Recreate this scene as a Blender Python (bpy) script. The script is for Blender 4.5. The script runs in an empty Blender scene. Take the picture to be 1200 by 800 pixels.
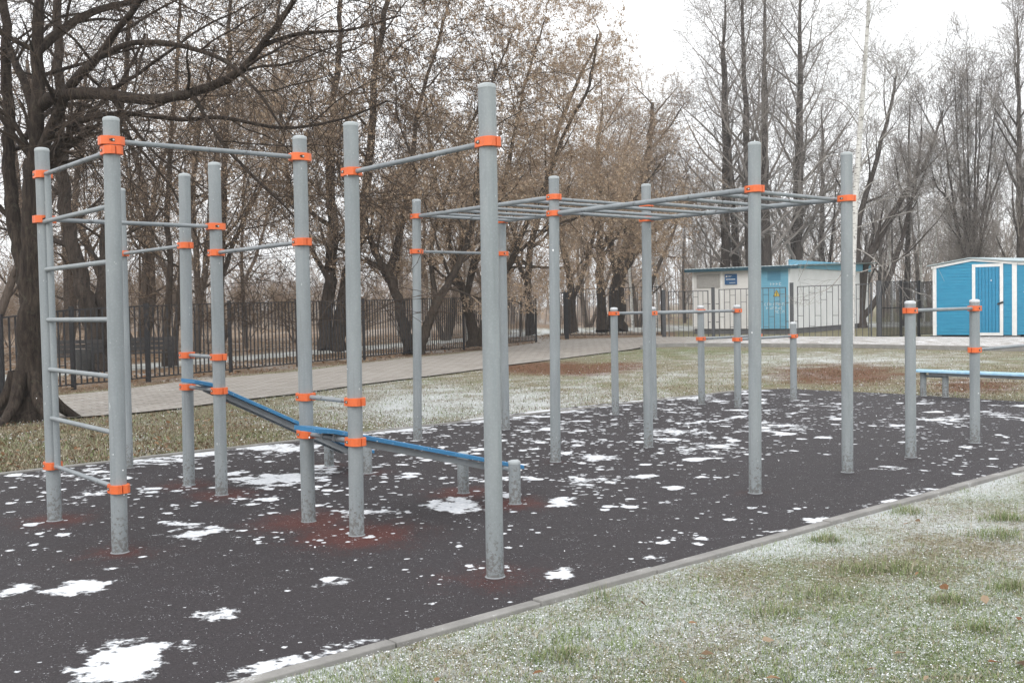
EXPOSURE = 0.7
HAZE = 0.0010
import bpy, bmesh, math, random
from mathutils import Vector, Matrix, noise as mnoise
sc = bpy.context.scene
COL = sc.collection
PI = math.pi
# ------------------------------------------------------------------ camera survey (solved from the frame posts)
F, PIT, ROL, CH = 1186.27, math.radians(-2.0374), math.radians(-1.0829), 1.65
TH = math.radians(-49.566)
Ux, Uy = math.cos(TH), math.sin(TH)
Vx, Vy = -Uy, Ux
def ray(px, py):
    u0, v0 = px-600, py-400; c, s = math.cos(ROL), math.sin(ROL)
    u = c*u0+s*v0; v = -s*u0+c*v0
    a, b = 1.0, -v/F
    return (u/F, a*math.cos(PIT)-b*math.sin(PIT), a*math.sin(PIT)+b*math.cos(PIT))
def G(px, py, z=0.0):
    d = ray(px, py); t = (z-CH)/d[2]
    return Vector((d[0]*t, d[1]*t, z))
def D(px, py, dist):
    d = ray(px, py); t = dist/d[1]
    return Vector((d[0]*t, dist, CH+d[2]*t))
def Gd(px, dist):
    """ground point at a bearing and distance"""
    p = D(px, 380, dist); return Vector((p.x, p.y, 0))
def proj(x, y, z=0.0):
    z -= CH; yc = y*math.cos(PIT)+z*math.sin(PIT); zc = -y*math.sin(PIT)+z*math.cos(PIT)
    if yc < .05: return (-9999, 9999)
    u, v = F*x/yc, -F*zc/yc; c, s = math.cos(ROL), math.sin(ROL)
    return (600+c*u-s*v, 400+s*u+c*v)
def UV(u, v, z=0.0): return Vector((Ux*u+Vx*v, Uy*u+Vy*v, z))
def toUV(x, y): return (x*Ux+y*Uy, x*Vx+y*Vy)

# ------------------------------------------------------------------ materials
class NT:
    def __init__(s, name):
        s.m = bpy.data.materials.new(name); s.m.use_nodes = True
        s.t = s.m.node_tree; s.b = s.t.nodes['Principled BSDF']
    def n(s, typ, **kw):
        nd = s.t.nodes.new(typ)
        for k, v in kw.items():
            if k in nd.inputs.keys(): nd.inputs[k].default_value = v
            else: setattr(nd, k, v)
        return nd
    def l(s, a, b): s.t.links.new(a, b)
    def coord(s, obj=True):
        return s.n('ShaderNodeTexCoord').outputs['Object'] if obj else s.n('ShaderNodeNewGeometry').outputs['Position']
    def noise(s, vec, scale, detail=4, rough=.55, dist=0):
        nd = s.n('ShaderNodeTexNoise'); nd.inputs['Scale'].default_value = scale; nd.inputs['Detail'].default_value = detail
        nd.inputs['Roughness'].default_value = rough; nd.inputs['Distortion'].default_value = dist
        s.l(vec, nd.inputs['Vector']); return nd.outputs['Fac']
    def ramp(s, fac, stops, interp='LINEAR'):
        r = s.n('ShaderNodeValToRGB'); r.color_ramp.interpolation = interp
        e = r.color_ramp.elements
        while len(e) < len(stops): e.new(.5)
        for i, (p, c) in enumerate(stops):
            e[i].position = p; e[i].color = (c, c, c, 1) if isinstance(c, (int, float)) else (*c, 1)
        s.l(fac, r.inputs['Fac']); return r.outputs['Color']
    def mix(s, fac, a, b, typ='MIX'):
        m = s.n('ShaderNodeMix', data_type='RGBA', blend_type=typ)
        for sock, v in ((m.inputs[0], fac), (m.inputs[6], a), (m.inputs[7], b)):
            if isinstance(v, (int, float)): sock.default_value = v if sock.type == "VALUE" else (v, v, v, 1)
            elif isinstance(v, tuple): sock.default_value = (*v, 1)
            else: s.l(v, sock)
        return m.outputs[2]
    def math(s, op, a, b=0.0, c=0.0, clamp=False):
        m = s.n('ShaderNodeMath', operation=op, use_clamp=clamp)
        for i, v in enumerate((a, b, c)):
            if isinstance(v, (int, float)): m.inputs[i].default_value = v
            else: s.l(v, m.inputs[i])
        return m.outputs[0]
    def attr(s, name):
        a = s.n('ShaderNodeAttribute'); a.attribute_name = name; return a.outputs['Fac']
    def out(s, col=None, rough=None, metal=None, bump=None, bs=.3, bd=.01, spec=None):
        if col is not None:
            if isinstance(col, tuple): s.b.inputs['Base Color'].default_value = (*col, 1)
            else: s.l(col, s.b.inputs['Base Color'])
        if rough is not None:
            if isinstance(rough, (int, float)): s.b.inputs['Roughness'].default_value = rough
            else: s.l(rough, s.b.inputs['Roughness'])
        if metal is not None: s.b.inputs['Metallic'].default_value = metal
        if spec is not None: s.b.inputs['Specular IOR Level'].default_value = spec
        if bump is not None:
            bn = s.n('ShaderNodeBump'); bn.inputs['Strength'].default_value = bs; bn.inputs['Distance'].default_value = bd
            s.l(bump, bn.inputs['Height']); s.l(bn.outputs[0], s.b.inputs['Normal'])
        return s.m
def scaled(n, vec, sx, sy, sz):
    m = n.n('ShaderNodeMapping'); m.inputs['Scale'].default_value = (sx, sy, sz); n.l(vec, m.inputs['Vector']); return m.outputs[0]

def mk_simple(name, c1, c2, scale=8, rough=.6, bs=.15, metal=0, spec=.4, fine=60):
    n = NT(name); co = n.coord(); a = n.noise(co, scale, 6, .65); f = n.noise(co, fine, 3)
    col = n.mix(n.ramp(a, [(.3, 0.0), (.72, 1.0)]), c1, c2)
    return n.out(col, n.ramp(f, [(.3, rough-.08), (.7, min(1, rough+.1))]), metal, f, bs, .004, spec)

def mk_steel():
    n = NT('galvanised_steel'); co = n.coord(False)
    big = n.noise(scaled(n, co, 3, 3, .8), 2.0, 6, .65)
    st = n.noise(scaled(n, co, 26, 26, 1.6), 1.0, 4, .6)
    v = n.n('ShaderNodeTexVoronoi'); v.inputs['Scale'].default_value = 55; n.l(co, v.inputs['Vector'])
    col = n.mix(n.ramp(big, [(.32, 0.0), (.68, 1.0)]), (.225, .248, .257), (.295, .32, .33))
    col = n.mix(n.math('MULTIPLY', n.ramp(st, [(.5, 0.0), (.75, 1.0)]), .55), col, (.19, .22, .235))
    col = n.mix(n.math('MULTIPLY', n.ramp(v.outputs['Distance'], [(0.0, 1.0), (.5, 0.0)]), .18), col, (.42, .455, .47))
    drip = n.noise(scaled(n, co, 30, 30, .9), 1.3, 5, .7)
    col = n.mix(n.ramp(drip, [(.60, 0.0), (.70, .45)]), col, (.15, .155, .155))
    spl = n.noise(co, 38, 4, .7); sz = n.n('ShaderNodeSeparateXYZ'); n.l(co, sz.inputs[0])
    col = n.mix(n.ramp(n.math('SUBTRACT', spl, n.math('MULTIPLY', sz.outputs[2], .55)), [(.42, 0.0), (.50, .6)]), col, (.105, .09, .08))
    scr = n.noise(scaled(n, co, 14, 14, 6), 3, 2, .5)
    col = n.mix(n.ramp(scr, [(.735, 0.0), (.75, .6)]), col, (.60, .62, .63))
    return n.out(col, n.ramp(big, [(.3, .48), (.7, .66)]), .0, st, .08, .003, .45)
def mk_bar_steel():
    n = NT('worn_bar_paint'); co = n.coord(False)
    a = n.noise(co, 4, 5, .65); b = n.noise(co, 17, 5, .7); f = n.noise(co, 90, 3, .6)
    col = n.mix(n.ramp(a, [(.3, 0.0), (.7, 1.0)]), (.19, .21, .225), (.28, .305, .32))
    col = n.mix(n.ramp(b, [(.60, 0.0), (.66, .8)]), col, (.06, .055, .055))
    col = n.mix(n.ramp(f, [(.68, 0.0), (.74, .6)]), col, (.42, .44, .45))
    return n.out(col, n.ramp(b, [(.3, .38), (.7, .6)]), 0, f, .1, .002, .5)
def mk_orange():
    n = NT('orange_paint'); co = n.coord(False)
    a = n.noise(co, 6, 5, .6); f = n.noise(co, 70, 4, .7)
    col = n.mix(n.ramp(a, [(.35, 0.0), (.7, 1.0)]), (.80, .165, .045), (.66, .125, .035))
    col = n.mix(n.ramp(f, [(.66, 0.0), (.72, .7)]), col, (.55, .42, .36))
    return n.out(col, .45, 0, f, .1, .002)
def mk_blue_board():
    n = NT('blue_board'); co = n.coord(False)
    a = n.noise(co, 5, 5, .6); f = n.noise(co, 45, 4, .7)
    col = n.mix(n.ramp(a, [(.3, 0.0), (.7, 1.0)]), (.028, .165, .34), (.045, .215, .42))
    col = n.mix(n.ramp(f, [(.6, 0.0), (.7, .7)]), col, (.55, .62, .66))
    return n.out(col, .5, 0, f, .15, .003)
def mk_bark(name, c1, c2, sc_=1.0):
    n = NT(name); co = n.coord(False)
    st = n.noise(scaled(n, co, 14*sc_, 14*sc_, 2.2*sc_), 1.6, 7, .7, .6)
    big = n.noise(co, 1.1, 4); lich = n.noise(co, 7, 5, .7)
    col = n.mix(n.ramp(st, [(.35, 0.0), (.66, 1.0)]), c1, c2)
    col = n.mix(n.math('MULTIPLY', n.ramp(lich, [(.58, 0.0), (.7, 1.0)]), .35), col, (.13, .135, .10))
    col = n.mix(n.ramp(big, [(.3, .35), (.65, 0.0)]), col, (c1[0]*.6, c1[1]*.6, c1[2]*.6))
    return n.out(col, .9, 0, st, .9, .03, .15)
def mk_birch():
    n = NT('birch_bark'); co = n.coord(False)
    st = n.noise(scaled(n, co, 5, 5, 16), 1.3, 5, .6); b = n.noise(scaled(n, co, 5, 5, 1.4), 1.0, 4, .6)
    col = n.mix(n.ramp(b, [(.35, 0.0), (.7, 1.0)]), (.66, .65, .62), (.50, .485, .455))
    col = n.mix(n.ramp(st, [(.56, 0.0), (.63, .9)]), col, (.05, .045, .04))
    return n.out(col, .75, 0, st, .3, .01, .2)
def mk_leaf(name, cols):
    n = NT(name); g = n.n('ShaderNodeNewGeometry')
    k = len(cols)
    col = n.ramp(g.outputs['Random Per Island'], [(i/(k), c) for i, c in enumerate(cols)], 'CONSTANT')
    n.out(col, .85, 0, spec=.15)
    tr = n.n('ShaderNodeBsdfTranslucent'); n.l(col, tr.inputs['Color'])
    mx = n.n('ShaderNodeMixShader'); mx.inputs[0].default_value = .25
    n.l(n.b.outputs[0], mx.inputs[1]); n.l(tr.outputs[0], mx.inputs[2])
    n.l(mx.outputs[0], n.t.nodes['Material Output'].inputs['Surface'])
    return n.m
def mk_twig(name, c1, c2):
    n = NT(name); co = n.coord(False); a = n.noise(co, .9, 3)
    return n.out(n.mix(n.ramp(a, [(.35, 0.0), (.65, 1.0)]), c1, c2), .9, 0, spec=.1)

def mk_rubber():
    n = NT('rubber_tile_surface'); co = n.coord(False)
    grain = n.noise(co, 150, 2, .6); g2 = n.noise(co, 46, 3, .65); big = n.noise(co, .9, 5, .6); mid = n.noise(co, 5, 4, .6)
    col = n.mix(n.ramp(grain, [(.34, 0.0), (.66, 1.0)]), (.0105, .0088, .0102), (.058, .050, .055))
    col = n.mix(n.ramp(big, [(.35, 0.0), (.68, .55)]), col, (.033, .028, .029))
    col = n.mix(n.ramp(g2, [(.63, 0.0), (.70, .5)]), col, (.12, .112, .116))
    red = n.math('ADD', n.attr('wear'), n.math('MULTIPLY_ADD', n.math('ADD', n.math('MULTIPLY_ADD', grain, 1.6, -.3), n.math('ADD', mid, g2)), .85, -1.275))
    col = n.mix(n.ramp(red, [(.28, 0.0), (.72, .85)]), col, (.095, .029, .023))
    # blown snow left lying on the surface: a few placed drifts, many loose flecks, fine crumbs
    rot = n.n('ShaderNodeMapping'); rot.inputs['Rotation'].default_value = (0, 0, .25); rot.inputs['Scale'].default_value = (1, 1, 1); n.l(co, rot.inputs['Vector'])
    s1 = n.noise(rot.outputs[0], 1.9, 6, .6, .2); s2 = n.noise(rot.outputs[0], 6.0, 7, .62, .2); s3 = n.noise(co, 26, 5, .6); s4 = n.noise(co, 85, 2, .6)
    h = n.math('ADD', n.math('MULTIPLY', s1, .35), n.math('MULTIPLY', s2, .65))
    h = n.math('ADD', h, n.math('MULTIPLY_ADD', s3, .18, -.09))
    h = n.math('ADD', h, n.attr('snow'))
    snow = n.ramp(h, [(.622, 0.0), (.640, .35), (.668, 1.0)])
    def flecks(scale, warp, wscale, cut, rmax, off):
        nz = n.n('ShaderNodeTexNoise'); nz.inputs['Scale'].default_value = wscale; nz.inputs['Detail'].default_value = 5; nz.inputs['Roughness'].default_value = .65; n.l(rot.outputs[0], nz.inputs['Vector'])
        vm = n.n('ShaderNodeVectorMath', operation='MULTIPLY_ADD'); n.l(nz.outputs['Color'], vm.inputs[0]); vm.inputs[1].default_value = (warp, warp, 0)
        n.l(rot.outputs[0], vm.inputs[2])
        ad = n.n('ShaderNodeVectorMath', operation='MULTIPLY'); n.l(vm.outputs[0], ad.inputs[0]); ad.inputs[1].default_value = (1, 1, 0)
        v = n.n('ShaderNodeTexVoronoi', voronoi_dimensions='2D'); v.inputs['Scale'].default_value = scale; n.l(ad.outputs[0], v.inputs['Vector'])
        sp = n.n('ShaderNodeSeparateColor'); n.l(v.outputs['Color'], sp.inputs[0])
        r = n.math('ADD', sp.outputs[off], n.math('MULTIPLY_ADD', s1, 1.1, -.55)); r = n.math('ADD', r, n.attr('fleck'))
        r = n.math('MULTIPLY', n.math('SUBTRACT', r, cut), rmax/(1-cut))
        return n.ramp(n.math('MULTIPLY_ADD', n.math('SUBTRACT', r, v.outputs['Distance']), 7.0, .5), [(.32, 0.0), (.47, .35), (.70, 1.0)])
    snow = n.math('MAXIMUM', snow, flecks(2.9, .20, 6, .86, .36, 0))
    snow = n.math('MAXIMUM', snow, flecks(6.0, .11, 14, .79, .36, 1))
    snow = n.math('MAXIMUM', snow, n.math('MULTIPLY', flecks(15, .04, 40, .76, .36, 2), .9))
    crumbs = n.ramp(n.math('ADD', s4, n.math('MULTIPLY', s2, .35)), [(.865, 0.0), (.90, .85)])
    snow = n.math('MAXIMUM', snow, crumbs)
    tint = n.mix(n.ramp(s3, [(.35, 0.0), (.65, 1.0)]), (.56, .585, .62), (.78, .79, .81))
    col = n.mix(snow, col, tint)
    bump = n.math('ADD', n.math('MULTIPLY', grain, .25), n.math('MULTIPLY', snow, 1.6))
    bump = n.math('ADD', bump, n.math('MULTIPLY', n.math('MULTIPLY', s3, snow), .6))
    return n.out(col, n.mix(snow, n.ramp(g2, [(.3, .60), (.7, .85)]), 0.8), 0, bump, .7, .012, .30)

def mk_ground():
    n = NT('lawn_soil'); co = n.coord(False)
    f1 = n.noise(co, 42, 5, .7); f2 = n.noise(co, 11, 6, .7); f3 = n.noise(co, 1.3, 6, .65); f4 = n.noise(co, 85, 3, .7)
    straw = n.mix(n.ramp(f1, [(.3, 0.0), (.7, 1.0)]), (.17, .148, .085), (.36, .325, .22))
    straw = n.mix(n.ramp(f4, [(.42, .0), (.62, .7)]), straw, (.075, .055, .035))
    green = n.mix(n.ramp(f1, [(.3, 0.0), (.7, 1.0)]), (.075, .11, .036), (.22, .27, .115))
    gm = n.math('ADD', n.attr('green'), n.math('MULTIPLY_ADD', n.math('ADD', f2, n.math('MULTIPLY_ADD', f3, 1.8, -.4)), 1.0, -1.0))
    col = n.mix(n.ramp(gm, [(.25, 0.0), (.75, .9)]), straw, green)
    lit = n.mix(n.ramp(f2, [(.3, 0.0), (.7, 1.0)]), (.085, .055, .035), (.27, .18, .105))
    lit = n.mix(n.ramp(f1, [(.55, 0.0), (.7, .6)]), lit, (.36, .25, .16))
    lm = n.math('ADD', n.attr('litter'), n.math('MULTIPLY_ADD', f3, .6, -.3))
    col = n.mix(n.ramp(lm, [(.3, 0.0), (.7, 1.0)]), col, lit)
    rust = n.mix(n.ramp(f1, [(.3, 0.0), (.7, 1.0)]), (.085, .038, .022), (.21, .095, .052))
    rm = n.math('ADD', n.attr('rust'), n.math('MULTIPLY_ADD', n.math('ADD', f2, n.math('MULTIPLY_ADD', f3, 1.6, -.3)), 1.0, -1.0))
    col = n.mix(n.ramp(rm, [(.22, 0.0), (.60, .92)]), col, rust)
    sm = n.math('ADD', n.attr('snow'), n.math('MULTIPLY_ADD', n.math('ADD', n.math('MULTIPLY', f1, .55), n.math('ADD', n.math('MULTIPLY', f2, .30), n.math('MULTIPLY', f4, .40))), 1.7, -1.06))
    col = n.mix(n.ramp(sm, [(.38, 0.0), (.72, .85)]), col, (.66, .69, .70))
    return n.out(col, .9, 0, n.math('ADD', f1, f2), .9, .03, .2)

def mk_paver():
    n = NT('path_pavers'); co = n.coord(False)
    r = n.n('ShaderNodeMapping'); r.inputs['Rotation'].default_value = (0, 0, -.72); n.l(co, r.inputs['Vector'])
    b = n.n('ShaderNodeTexBrick'); b.inputs['Scale'].default_value = 1.0
    b.inputs['Brick Width'].default_value = .40; b.inputs['Row Height'].default_value = .20; b.inputs['Mortar Size'].default_value = .016
    b.inputs['Color1'].default_value = (.27, .245, .215, 1); b.inputs['Color2'].default_value = (.36, .33, .295, 1); b.inputs['Mortar'].default_value = (.13, .115, .10, 1)
    n.l(r.outputs[0], b.inputs['Vector'])
    a = n.noise(co, .7, 6, .65); f = n.noise(co, 40, 4, .7); c = n.noise(scaled(n, r.outputs[0], 4, 1, 1), 2.2, 6, .7)
    col = n.mix(n.ramp(a, [(.3, .0), (.7, .35)]), b.outputs['Color'], (.40, .375, .345))
    col = n.mix(n.ramp(f, [(.6, 0.0), (.75, .4)]), col, (.22, .19, .16))
    sm = n.math('ADD', n.math('ADD', n.math('MULTIPLY', c, .6), n.math('MULTIPLY', f, .4)), n.attr('snow'))
    col = n.mix(n.ramp(sm, [(.555, 0.0), (.63, .8)]), col, (.80, .81, .83))
    return n.out(col, .85, 0, b.outputs['Fac'], -.3, .006, .25)
def mk_concrete():
    n = NT('kerb_concrete'); co = n.coord(False)
    a = n.noise(co, 3, 6, .7); f = n.noise(co, 60, 4, .7)
    col = n.mix(n.ramp(a, [(.3, 0.0), (.7, 1.0)]), (.20, .195, .185), (.31, .30, .285))
    col = n.mix(n.ramp(f, [(.55, 0.0), (.7, .5)]), col, (.15, .145, .14))
    s = n.math('ADD', n.math('MULTIPLY', a, .6), n.math('MULTIPLY', f, .4))
    col = n.mix(n.ramp(s, [(.60, 0.0), (.66, .75)]), col, (.76, .78, .80))
    return n.out(col, .88, 0, f, .4, .004, .25)
def mk_plank(name, c1, c2, dirty):
    n = NT(name); co = n.coord()
    a = n.noise(scaled(n, co, 1, 1, 6), 2.2, 6, .65); f = n.noise(co, 34, 4, .7)
    col = n.mix(n.ramp(a, [(.3, 0.0), (.7, 1.0)]), c1, c2)
    col = n.mix(n.ramp(f, [(.66, 0.0), (.74, .6)]), col, dirty)
    return n.out(col, .6, 0, f, .15, .004, .3)
M = {}
M['steel'] = mk_steel(); M['bar'] = mk_bar_steel(); M['orange'] = mk_orange(); M['board'] = mk_blue_board()
M['board_frost'] = mk_simple('frosted_board', (.22, .44, .62), (.45, .62, .74), 9, .6, fine=25)
M['bolt'] = mk_simple('bolt_metal', (.02, .015, .013), (.06, .045, .04), 40, .5)  # near-black colour painted as the shade inside the clamp's bolt recess
M['bolt_head'] = mk_simple('bolt_zinc', (.5, .5, .48), (.65, .65, .63), 40, .35, metal=.3)
M['channel'] = mk_simple('channel_steel', (.20, .215, .225), (.29, .305, .315), 6, .55)
M['cap'] = mk_simple('cap_plastic', (.33, .36, .37), (.42, .45, .46), 9, .6)
M['cap_snow'] = mk_simple('cap_snow', (.46, .48, .50), (.66, .68, .70), 30, .85, .5)
M['bark'] = mk_bark('linden_bark', (.018, .014, .012), (.085, .066, .053))
M['bark2'] = mk_bark('maple_bark', (.022, .017, .014), (.10, .078, .061))
M['bark3'] = mk_bark('grey_bark', (.034, .028, .025), (.12, .10, .088))
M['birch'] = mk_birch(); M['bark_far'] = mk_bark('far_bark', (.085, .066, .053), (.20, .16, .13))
M['twig_dark'] = mk_twig('dark_twigs', (.040, .030, .025), (.10, .077, .061))
M['twig_brown'] = mk_twig('brown_twigs', (.19, .138, .098), (.34, .26, .19))
M['twig_grey'] = mk_twig('grey_twigs', (.18, .16, .145), (.29, .262, .24))
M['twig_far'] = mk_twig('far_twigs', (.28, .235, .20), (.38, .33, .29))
M['twig_pale'] = mk_twig('pale_twigs', (.24, .225, .205), (.38, .36, .335))
M['leaf'] = mk_leaf('dry_keys', [(.33, .245, .165), (.45, .35, .255), (.52, .42, .32), (.38, .27, .18), (.27, .20, .14)])
M['litter'] = mk_leaf('fallen_leaf', [(.20, .135, .085), (.29, .20, .13), (.36, .27, .19), (.22, .115, .06), (.13, .09, .06), (.30, .19, .11)])
M['rubber'] = mk_rubber(); M['ground'] = mk_ground(); M['paver'] = mk_paver(); M['concrete'] = mk_concrete()
M['black'] = mk_simple('black_fence_paint', (.012, .012, .014), (.03, .03, .033), 12, .55)
M['greyfence'] = mk_simple('grey_fence_paint', (.06, .062, .066), (.10, .102, .108), 12, .6)
M['wallgrey'] = mk_simple('pale_grey_panel', (.63, .62, .60), (.74, .73, .71), 1.2, .7)
M['wallwhite'] = mk_simple('white_panel', (.70, .71, .71), (.80, .81, .81), 1.2, .7)
M['subblue'] = mk_plank('faded_blue_paint', (.13, .36, .50), (.19, .43, .56), (.40, .52, .58))
M['subteal'] = mk_simple('dark_teal_sheet', (.012, .05, .075), (.03, .085, .11), 4, .5)
M['subroof'] = mk_simple('snowy_sheet', (.30, .40, .43), (.55, .60, .62), 2, .7)
M['vent'] = mk_simple('vent_grille', (.34, .33, .31), (.42, .41, .39), 9, .7)
M['plinth'] = mk_simple('plinth_block', (.10, .10, .105), (.17, .17, .175), 3, .9)
M['signblue'] = mk_simple('sign_blue', (.02, .09, .22), (.03, .12, .27), 5, .5)
M['white'] = mk_simple('white_paint', (.72, .72, .71), (.84, .84, .83), 6, .6)
M['marks'] = mk_simple('faded_lettering', (.50, .58, .62), (.72, .76, .78), 40, .7)
M['yellow'] = mk_simple('warning_yellow', (.55, .42, .04), (.66, .5, .06), 8, .5)
M['shedblue'] = mk_plank('shed_blue_paint', (.030, .255, .43), (.045, .315, .50), (.12, .37, .55))
M['sheddoor'] = mk_plank('door_blue_paint', (.026, .215, .385), (.038, .265, .45), (.30, .50, .62))
M['darkwood'] = mk_simple('dark_bench_wood', (.03, .028, .028), (.06, .055, .052), 9, .75)
M['darkgap'] = mk_simple('dark_block', (.02, .02, .02), (.05, .048, .045), 5, .9)
M['polecon'] = mk_simple('pole_concrete', (.40, .39, .37), (.52, .51, .49), 3, .85)
def blade_mat(name, c1, c2):
    n = NT(name); g = n.n('ShaderNodeNewGeometry')
    return n.out(n.mix(g.outputs['Random Per Island'], c1, c2), .8, 0, spec=.2)
M['blade_straw'] = blade_mat('straw_blade', (.24, .205, .135), (.46, .425, .33))
M['blade_green'] = blade_mat('green_blade', (.085, .125, .040), (.28, .335, .155))
M['blade_brown'] = blade_mat('brown_blade', (.06, .045, .028), (.20, .135, .08))
M['blade_frost'] = blade_mat('frosted_blade', (.60, .62, .60), (.86, .87, .88))
M['crumb'] = mk_simple('snow_crumbs', (.66, .68, .70), (.82, .83, .84), 30, .9)
M['flake'] = mk_simple('snowflake', (.85, .86, .88), (.92, .93, .95), 20, .9)

# ------------------------------------------------------------------ mesh helpers
class MB:
    def __init__(s): s.v = []; s.f = []; s.mi = []
    def box(s, c, ax, ay, az, sx, sy, sz, mi=0):
        """box centred at c with unit axes and full sizes"""
        c = Vector(c); ax = Vector(ax)*sx/2; ay = Vector(ay)*sy/2; az = Vector(az)*sz/2; b = len(s.v)
        for k in ((-1,-1,-1),(1,-1,-1),(1,1,-1),(-1,1,-1),(-1,-1,1),(1,-1,1),(1,1,1),(-1,1,1)):
            p = c+ax*k[0]+ay*k[1]+az*k[2]; s.v.append((p.x, p.y, p.z))
        for q in ((3,2,1,0),(4,5,6,7),(0,1,5,4),(1,2,6,5),(2,3,7,6),(3,0,4,7)):
            s.f.append(tuple(b+i for i in q)); s.mi.append(mi)
    def bar(s, a, b_, w, h, up=(0, 0, 1), mi=0):
        a = Vector(a); b_ = Vector(b_); d = b_-a; L = d.length
        if L < 1e-6: return
        d /= L; up = Vector(up); side = d.cross(up)
        if side.length < 1e-4: side = d.cross(Vector((0, 1, 0)))
        side.normalize(); u = side.cross(d)
        s.box((a+b_)/2, d, side, u, L, w, h, mi)
    def tube(s, pts, rad, sides=6, mi=0, caps=False):
        n = len(pts); b = len(s.v); V = s.v
        for i in range(n):
            p = pts[i]; q0 = pts[max(0, i-1)]; q1 = pts[min(n-1, i+1)]
            dx, dy, dz = q1[0]-q0[0], q1[1]-q0[1], q1[2]-q0[2]
            l = math.sqrt(dx*dx+dy*dy+dz*dz) or 1; dx/=l; dy/=l; dz/=l
            if abs(dz) < .9: ax, ay, az = dy, -dx, 0.0
            else: ax, ay, az = 0.0, dz, -dy
            l = math.sqrt(ax*ax+ay*ay+az*az) or 1; ax/=l; ay/=l; az/=l
            bx, by, bz = dy*az-dz*ay, dz*ax-dx*az, dx*ay-dy*ax
            if i == 0: pa = (ax, ay, az)
            else:   # keep the frame from flipping
                d = pa[0]*dx+pa[1]*dy+pa[2]*dz
                ax, ay, az = pa[0]-d*dx, pa[1]-d*dy, pa[2]-d*dz
                l = math.sqrt(ax*ax+ay*ay+az*az) or 1; ax/=l; ay/=l; az/=l; pa = (ax, ay, az)
                bx, by, bz = dy*az-dz*ay, dz*ax-dx*az, dx*ay-dy*ax
            r = rad[i] if not isinstance(rad, (int, float)) else rad
            for k in range(sides):
                t = 2*PI*k/sides; c_, s_ = math.cos(t)*r, math.sin(t)*r
                V.append((p[0]+ax*c_+bx*s_, p[1]+ay*c_+by*s_, p[2]+az*c_+bz*s_))
        for i in range(n-1):
            for k in range(sides):
                k2 = (k+1) % sides
                s.f.append((b+i*sides+k, b+i*sides+k2, b+(i+1)*sides+k2, b+(i+1)*sides+k)); s.mi.append(mi)
        if caps:
            s.f.append(tuple(b+k for k in reversed(range(sides)))); s.mi.append(mi)
            s.f.append(tuple(b+(n-1)*sides+k for k in range(sides))); s.mi.append(mi)
    def lathe(s, c, prof, sides=24, mi=0):
        """closed solid of revolution about z: prof = [(r,z)...] bottom to top"""
        b = len(s.v)
        for r, z in prof:
            for k in range(sides):
                t = 2*PI*k/sides; s.v.append((c[0]+r*math.cos(t), c[1]+r*math.sin(t), c[2]+z))
        for i in range(len(prof)-1):
            for k in range(sides):
                k2 = (k+1) % sides
                s.f.append((b+i*sides+k, b+i*sides+k2, b+(i+1)*sides+k2, b+(i+1)*sides+k)); s.mi.append(mi)
        s.f.append(tuple(b+k for k in reversed(range(sides)))); s.mi.append(mi)
        s.f.append(tuple(b+(len(prof)-1)*sides+k for k in range(sides))); s.mi.append(mi)
    def prism(s, outline, z0, z1, mi=0):
        b = len(s.v); n = len(outline)
        for z in (z0, z1):
            for p in outline: s.v.append((p[0], p[1], z))
        s.f.append(tuple(b+i for i in reversed(range(n)))); s.f.append(tuple(b+n+i for i in range(n))); s.mi += [mi, mi]
        for i in range(n):
            j = (i+1) % n; s.f.append((b+i, b+j, b+n+j, b+n+i)); s.mi.append(mi)
    def build(s, name, mats, parent=None, smooth=False, origin=None, bevel=0):
        me = bpy.data.meshes.new(name)
        o0 = Vector(origin) if origin is not None else Vector((0, 0, 0))
        vs = s.v if origin is None else [(x-o0.x, y-o0.y, z-o0.z) for x, y, z in s.v]
        me.from_pydata(vs, [], s.f)
        if not isinstance(mats, (list, tuple)): mats = [mats]
        for m in mats: me.materials.append(m)
        if len(mats) > 1: me.polygons.foreach_set('material_index', s.mi)
        if smooth: me.polygons.foreach_set('use_smooth', [True]*len(me.polygons))
        me.update()
        ob = bpy.data.objects.new(name, me); COL.objects.link(ob)
        if origin is not None: ob.location = o0
        if parent is not None:
            ob.parent = parent
            if origin is not None: ob.location = o0   # caller gives parent-space origin
        if bevel:
            md = ob.modifiers.new('edge', 'BEVEL'); md.width = bevel; md.segments = 2; md.limit_method = 'ANGLE'; md.angle_limit = math.radians(40)
        if smooth and bevel == 0:
            try: me.shade_auto_smooth()
            except Exception: pass
        return ob
def tag(o, label=None, cat=None, group=None, kind=None):
    if label: o['label'] = label
    if cat: o['category'] = cat
    if group: o['group'] = group
    if kind: o['kind'] = kind
    return o
def thing(name, label, cat, loc=(0, 0, 0), group=None):
    o = bpy.data.objects.new(name, None); COL.objects.link(o); o.location = loc; o.empty_display_size = .2
    return tag(o, label, cat, group)
def auto_smooth(ob, deg=40):
    me = ob.data
    me.polygons.foreach_set('use_smooth', [True]*len(me.polygons))
    bm = bmesh.new(); bm.from_mesh(me)
    for e in bm.edges:
        if len(e.link_faces) == 2 and e.calc_face_angle(0) > math.radians(deg): e.smooth = False
    bm.to_mesh(me); bm.free()
class Part:
    """parts written in world space, kept relative to their thing's base"""
    def __init__(s, root): s.r = root; s.o = Vector(root.location)
    def add(s, mb, name, mats, parent=None, smooth=True, bevel=0):
        par = parent or s.r
        mb.v = [(x-s.o.x, y-s.o.y, z-s.o.z) for x, y, z in mb.v]
        ob = mb.build(name, mats, par, False, None, bevel)
        if smooth: auto_smooth(ob)
        return ob
exec_order = []
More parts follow.
